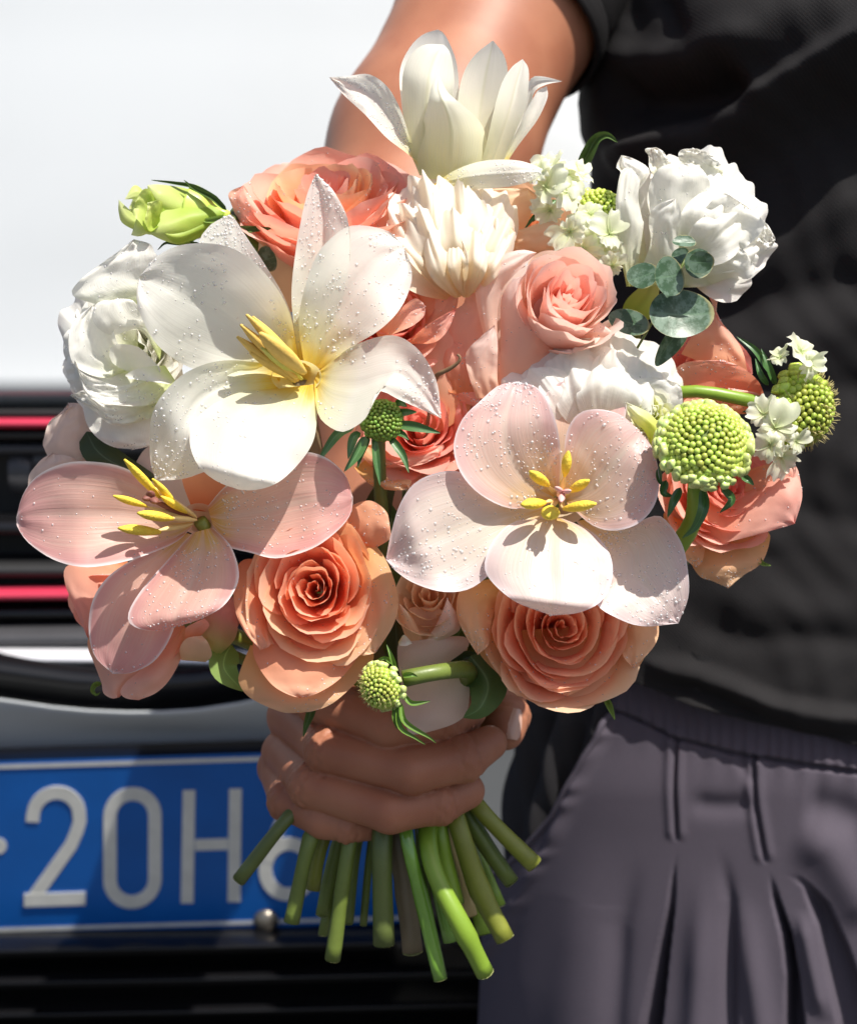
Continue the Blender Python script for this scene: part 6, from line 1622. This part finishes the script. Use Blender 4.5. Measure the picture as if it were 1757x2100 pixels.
petal(f, c1([(760, 340), (620, 380), (500, 340), (475, 290), (475, 240)]), c1([(760, 300), (640, 300), (560, 310), (520, 280), (475, 238)]), [0, .5, 1.0, 1.2], [0, -.3, -.3, 0], LG, .5, dew=0)
petal(f, c1([(700, 240), (600, 220), (540, 180), (500, 235)]), c1([(700, 300), (640, 280), (560, 240), (500, 237)]), [0, .5, .8, .9], [0, -.3, -.2, 0], LG, .9, dew=0)
petal(f, c1([(680, 330), (600, 370), (560, 330), (530, 290), (540, 250)]), c1([(680, 270), (640, 260), (600, 200), (570, 200), (540, 248)]), [0, .5, .9, 1.1], [0, .3, .4, 0], LG, 1.1, dew=0, ripple=.3)
petal(f, c1([(640, 340), (600, 365), (580, 320), (590, 270)]), c1([(640, 300), (650, 270), (640, 240), (590, 250)]), [0, .4, .7, .8], [0, .3, .3, 0], LG, 1.7, dew=0, ripple=.2)
rose(f, 283, 425, 1.0, AX(-.75, .05, .65), 26, [LG], n=10, H=.5, seed=161, flare=.2, depth=.8, nu=11, nv=9, ruffle=.06, dew=0)
tube('receptacle', [E(*c1([(770, 290)])[0], .0), E(*c1([(850, 300)])[0], .2), E(*c1([(900, 300)])[0], .3), E(*c1([(930, 320)])[0], .0)], [58 * D0 / FPX, 44 * D0 / FPX, 16 * D0 / FPX, 8 * D0 / FPX], M['bud_lime'], f, ns=14)
leaf(f, [(x, y, 1.1) for x, y in c1([(905, 280), (850, 230), (780, 195), (735, 160)])], 11, M['leaf'], name='sepal')
leaf(f, [(x, y, .6) for x, y in c1([(880, 240), (780, 188), (700, 172), (605, 160)])], 9, M['leaf'], name='sepal')
leaf(f, [(x, y, .6) for x, y in c1([(800, 415), (700, 412), (660, 412), (630, 440)])], 9, M['leaf'], name='sepal')
leaf(f, [(x, y, 1.0) for x, y in c1([(900, 310), (860, 318), (815, 320), (812, 300)])], 14, M['leaf_lime'], name='sepal')
stem(f, (468, 448, -.2), bind=740, mids=((560, 560, -2.5), (640, 900, -4)), mat='stem_green')

# lemon lisianthus beside the big scabious
f = Fl('lisianthus', 'small lemon and white lisianthus between the blush tulip and the big scabious head', 'lisianthus', 1335, 840, 3.4, GL)
rose(f, 1328, 850, 3.6, AX(-.05, .25, .97), 62, [M['liz_lemon'], M['liz_lemon'], M['liz_white']], n=22, H=.45, seed=171, flare=.2, ruffle=.07, depth=.8, nu=17, nv=11, dew=.3)
petal(f, c2([(930, 1200), (870, 1080), (890, 1010), (980, 990), (1060, 1010)]), c2([(1030, 1200), (1080, 1140), (1085, 1080), (1080, 1030), (1060, 1010)]), [0, .4, .5, .4], [0, .2, .2, 0], M['liz_white'], 3.0, ripple=.3, dew=.3)
petal(f, c2([(970, 1270), (940, 1200), (880, 1140), (870, 1090)]), c2([(990, 1270), (1010, 1200), (960, 1130), (870, 1085)]), [0, .3, .4, .3], [0, -.2, -.2, 0], M['liz_lemon'], 4.1, ripple=.2, dew=.3)
stem(f, (1330, 890, 2.2), bind=870)

# ---- scabious heads
def Sc(label, px, py, e): return Fl('scabious', label, 'scabious', px, py, e, GS)
f = Sc('small dark green scabious head with long narrow bracts in the centre of the bouquet', 775, 858, 3.2)
bz = lambda pts, e0: [(x, y, e0 + .5 * k / len(pts)) for k, (x, y) in enumerate(cz3(pts))]
scabious(f, 783, 862, 3.3, AX(.06, .35, .93), 44, 150, 'bud_dark', cover=100, seed=3,
         bracts=[(bz([(430, 880), (560, 1060), (620, 1230)], 3.3), 17), (bz([(290, 900), (310, 1100), (345, 1350)], 3.4), 15), (bz([(470, 830), (560, 860), (620, 915)], 3.3), 13), (bz([(500, 770), (680, 790), (920, 850)], 3.4), 20),
                 (bz([(500, 660), (600, 650), (695, 650)], 3.3), 15), (bz([(490, 570), (540, 560), (600, 600)], 3.1), 14), (bz([(210, 880), (120, 1060), (0, 1220)], 3.4), 21), (bz([(160, 850), (90, 900), (40, 1100)], 3.3), 18), (bz([(100, 790), (-60, 860), (-260, 1140)], 3.3), 19), (bz([(240, 880), (170, 1030), (130, 1180)], 3.1), 14)])
stem(f, (775, 885, 2.4), bind=790, mids=((780, 1000, 1), (790, 1200, -2)), r=6)
f = Sc('large lime green scabious head with plump outer buds at the right, facing the viewer', 1440, 925, 5.8)
scabious(f, 1442, 915, 6.0, AX(.0, .42, .9), 90, 200, 'bud_lime', rim='bud_pale', rimn=74, cover=82, flat=.80, seed=4,
         bracts=[([(1395, 1000, 5.2), (1380, 1030, 5.6), (1368, 1062, 5.4)], 18), ([(1440, 1000, 5.2), (1442, 1040, 5.8), (1425, 1080, 5.6), (1398, 1104, 5.2)], 22), ([(1480, 1000, 5.0), (1500, 1025, 5.6), (1475, 1052, 5.4)], 16), ([(1365, 985, 5.2), (1360, 1010, 5.5), (1380, 1018, 5.4)], 16), ([(1520, 975, 5.0), (1535, 985, 5.2), (1545, 995, 5.0)], 14), ([(1350, 960, 5.0), (1352, 985, 5.3), (1362, 998, 5.2)], 12)])
stem(f, (1430, 985, 5.0), bind=890, mids=((1405, 1098, 3.0), (1250, 1250, -.5)), r=8, mat='stem_lime')
f = Sc('bristly lime scabious head at the far right, seen from the side, with white florets', 1640, 835, 1.0)
scabious(f, 1640, 838, 1.2, AX(.72, -.12, .66), 78, 190, 'bud_olive', rim='bud_lime', rimn=34, cover=98, flat=.85, seed=5, bristles=.6,
         bracts=[([(1590, 790, 1.0), (1575, 750, 1.2), (1560, 715, 1.0)], 14), ([(1585, 770, .8), (1550, 720, 1.0), (1510, 690, .8)], 15), ([(1590, 860, .8), (1560, 840, 1.0), (1520, 845, .8)], 14), ([(1575, 790, 1.4), (1560, 770, 1.6), (1548, 735, 1.4)], 12)])
for k, (x, y, s, a) in enumerate(((1640, 722, 44, (.5, .5, .7)), (1600, 735, 30, (-.5, .6, .5)), (1655, 745, 30, (.6, -.2, .8)), (1565, 850, 34, (-.3, .2, .9)), (1588, 878, 44, (.1, 0, 1)), (1578, 912, 38, (-.1, -.4, .9)), (1600, 935, 34, (.3, -.6, .8)), (1630, 905, 26, (.5, -.2, .8)))):
    floret(f, x, y, 2.4 + .2 * (k % 3), AX(*a), s, seed=k + 30)
stem(f, (1590, 838, .8), bind=900, mids=((1540, 822, 1.6), (1380, 806, 1.6), (1250, 900, -1)), r=5.6, mat='stem_lime')
f = Sc('small lime scabious head amid many white florets, above the pale pink rose', 1225, 440, 0)
scabious(f, 1232, 438, .2, AX(.45, .35, .8), 50, 130, 'bud_lime', rim='bud_pale', rimn=16, cover=98, flat=.9, seed=6,
         bracts=[([(1140, 410, .2), (1115, 430, .5), (1092, 455, .3)], 14), ([(1130, 425, .2), (1100, 440, .4), (1075, 470, .3)], 10), ([(1170, 480, .2), (1145, 485, .4), (1125, 487, .3)], 13), ([(1140, 500, .2), (1130, 515, .5), (1118, 520, .3)], 12), ([(1185, 390, -.3), (1180, 370, -.2), (1175, 350, -.2)], 12)])
for k, (x, y, s, a) in enumerate(((1130, 345, 42, (-.3, .6, .7)), (1160, 362, 44, (0, .4, .9)), (1120, 385, 44, (-.6, .1, .8)), (1165, 395, 36, (.2, .1, 1)), (1128, 430, 34, (-.4, -.5, .7)), (1190, 360, 34, (.5, .5, .6)), (1105, 355, 30, (-.6, .4, .6)),
                                (1170, 475, 38, (-.4, -.2, .9)), (1200, 470, 40, (.0, .1, 1)), (1225, 495, 42, (.2, -.3, .9)), (1195, 510, 36, (-.3, -.5, .8)), (1248, 480, 36, (.4, .1, .9)), (1240, 525, 36, (.1, -.5, .8)), (1210, 440, 30, (-.1, .4, .9)), (1255, 545, 26, (.2, -.6, .7)))):
    floret(f, x, y, 1.2 + .25 * (k % 4), AX(*a), s, seed=k + 60)
leaf(f, [(1188, 350, -.8), (1205, 315, -.5), (1222, 285, -.3), (1245, 277, 0), (1266, 292, .2)], 26, M['leaf'], name='leaf', nv=20, foldv=.5)
stem(f, (1205, 460, -.8), bind=860, mids=((1140, 560, -2), (1050, 900, -4)), r=6)
f = Sc('small lime scabious head hanging lowest in front of the hand, pointing left', 790, 1402, 3.4)
scabious(f, 782, 1408, 3.6, AX(-.62, -.22, .75), 46, 130, 'bud_lime', rim='bud_pale', rimn=22, cover=95, flat=.85, seed=7, bristles=.9, bract_mat='bract_lime',
         bracts=[([(812, 1375, 3.6), (802, 1345, 3.8), (793, 1322, 3.6)], 9), ([(825, 1385, 3.8), (845, 1384, 4.0), (856, 1388, 3.8)], 11), ([(828, 1425, 3.8), (845, 1442, 4.0), (882, 1438, 3.9)], 10),
                 ([(822, 1440, 3.8), (830, 1480, 4.0), (880, 1512, 3.9), (894, 1524, 3.8)], 11), ([(816, 1440, 3.6), (820, 1490, 3.9), (850, 1512, 3.9), (872, 1527, 3.8)], 10), ([(812, 1440, 3.5), (808, 1470, 3.7), (814, 1496, 3.6)], 9), ([(806, 1360, 3.3), (790, 1350, 3.5), (775, 1352, 3.4)], 9)])
stem(f, (826, 1392, 3.3), bind=840, mids=((900, 1378, 3.0), (960, 1376, 1.2), (930, 1420, -1.0)), r=7.5, mat='stem_green')

# ---- eucalyptus
f = Fl('eucalyptus_sprig', 'sprig of round grey green eucalyptus leaves in front of the white lisianthus at the right', 'eucalyptus', 1375, 640, 3.2)
for k, (x, y, e_, a, r1, r2, an) in enumerate(((1393, 645, 4.2, (.1, .25, .95), 66, 55, 0), (1370, 567, 4.9, (.35, .0, .9), 33, 43, 10), (1318, 566, 3.6, (-.3, .3, .9), 32, 30, 20), (1430, 540, 4.9, (.3, .0, .9), 34, 30, 30), (1402, 497, 4.6, (.1, .5, .85), 26, 15, 0), (1395, 525, 4.1, (-.3, .2, .9), 19, 18, 0), (1436, 538, 5.3, (.0, -.3, .95), 26, 24, 0),
                                               (1290, 662, 2.6, (-.1, .3, .9), 42, 29, -20), (1372, 705, 3.2, (.4, -.3, .7), 52, 26, 60))):
    disc_leaf(f, x, y, e_, AX(*a), r1, r2, M['eucalyptus'], an, seed=k + 1)
tube('stem', [E(1405, 530, 4.5), E(1392, 560, 4.4), E(1360, 620, 3.6), E(1320, 690, 2.2), E(1200, 900, -1), E(900, 1450, -7.), E(880, 1650, -6.5)], [2.2 * D0 / FPX * k for k in (1, 1.3, 1.8, 2, 2.2, 2.4)], M['stem_green'], f)
f = Fl('eucalyptus_sprig', 'small eucalyptus leaf pair showing between the large white tulip and the top left rose', 'eucalyptus', 545, 530, .0)
disc_leaf(f, 548, 532, .8, AX(.2, .2, .95), 20, 28, M['eucalyptus'], 20, seed=12)
tube('stem', [E(545, 545, .6), E(560, 600, -.5), E(620, 800, -3), E(760, 1450, -7.), E(770, 1650, -6.5)], [2.2 * D0 / FPX * k for k in (1, 1.3, 1.8, 2.4)], M['stem_green'], f)
# brown twig
f = Fl('twig', 'thin brown curled twig end beside the right petal of the large white tulip', 'twig', 920, 755, 3.0)
tube('bark', [E(890, 780, 2.4), E(*cz3([(900, 290)])[0], 3.4), E(*cz3([(1000, 240)])[0], 3.7), E(*cz3([(1080, 185)])[0], 3.9), E(*cz3([(1110, 130)])[0], 4.0), E(*cz3([(1080, 100)])[0], 4.0)], [x * D0 / FPX for x in (6, 6, 5, 4.5, 3.5, 2.5)], M['twig'], f)
tube('stem', [E(890, 780, 2.4), E(860, 1000, -1), E(820, 1450, -7.), E(810, 1640, -6.6)], [4 * D0 / FPX, 4 * D0 / FPX], M['twig'], f)
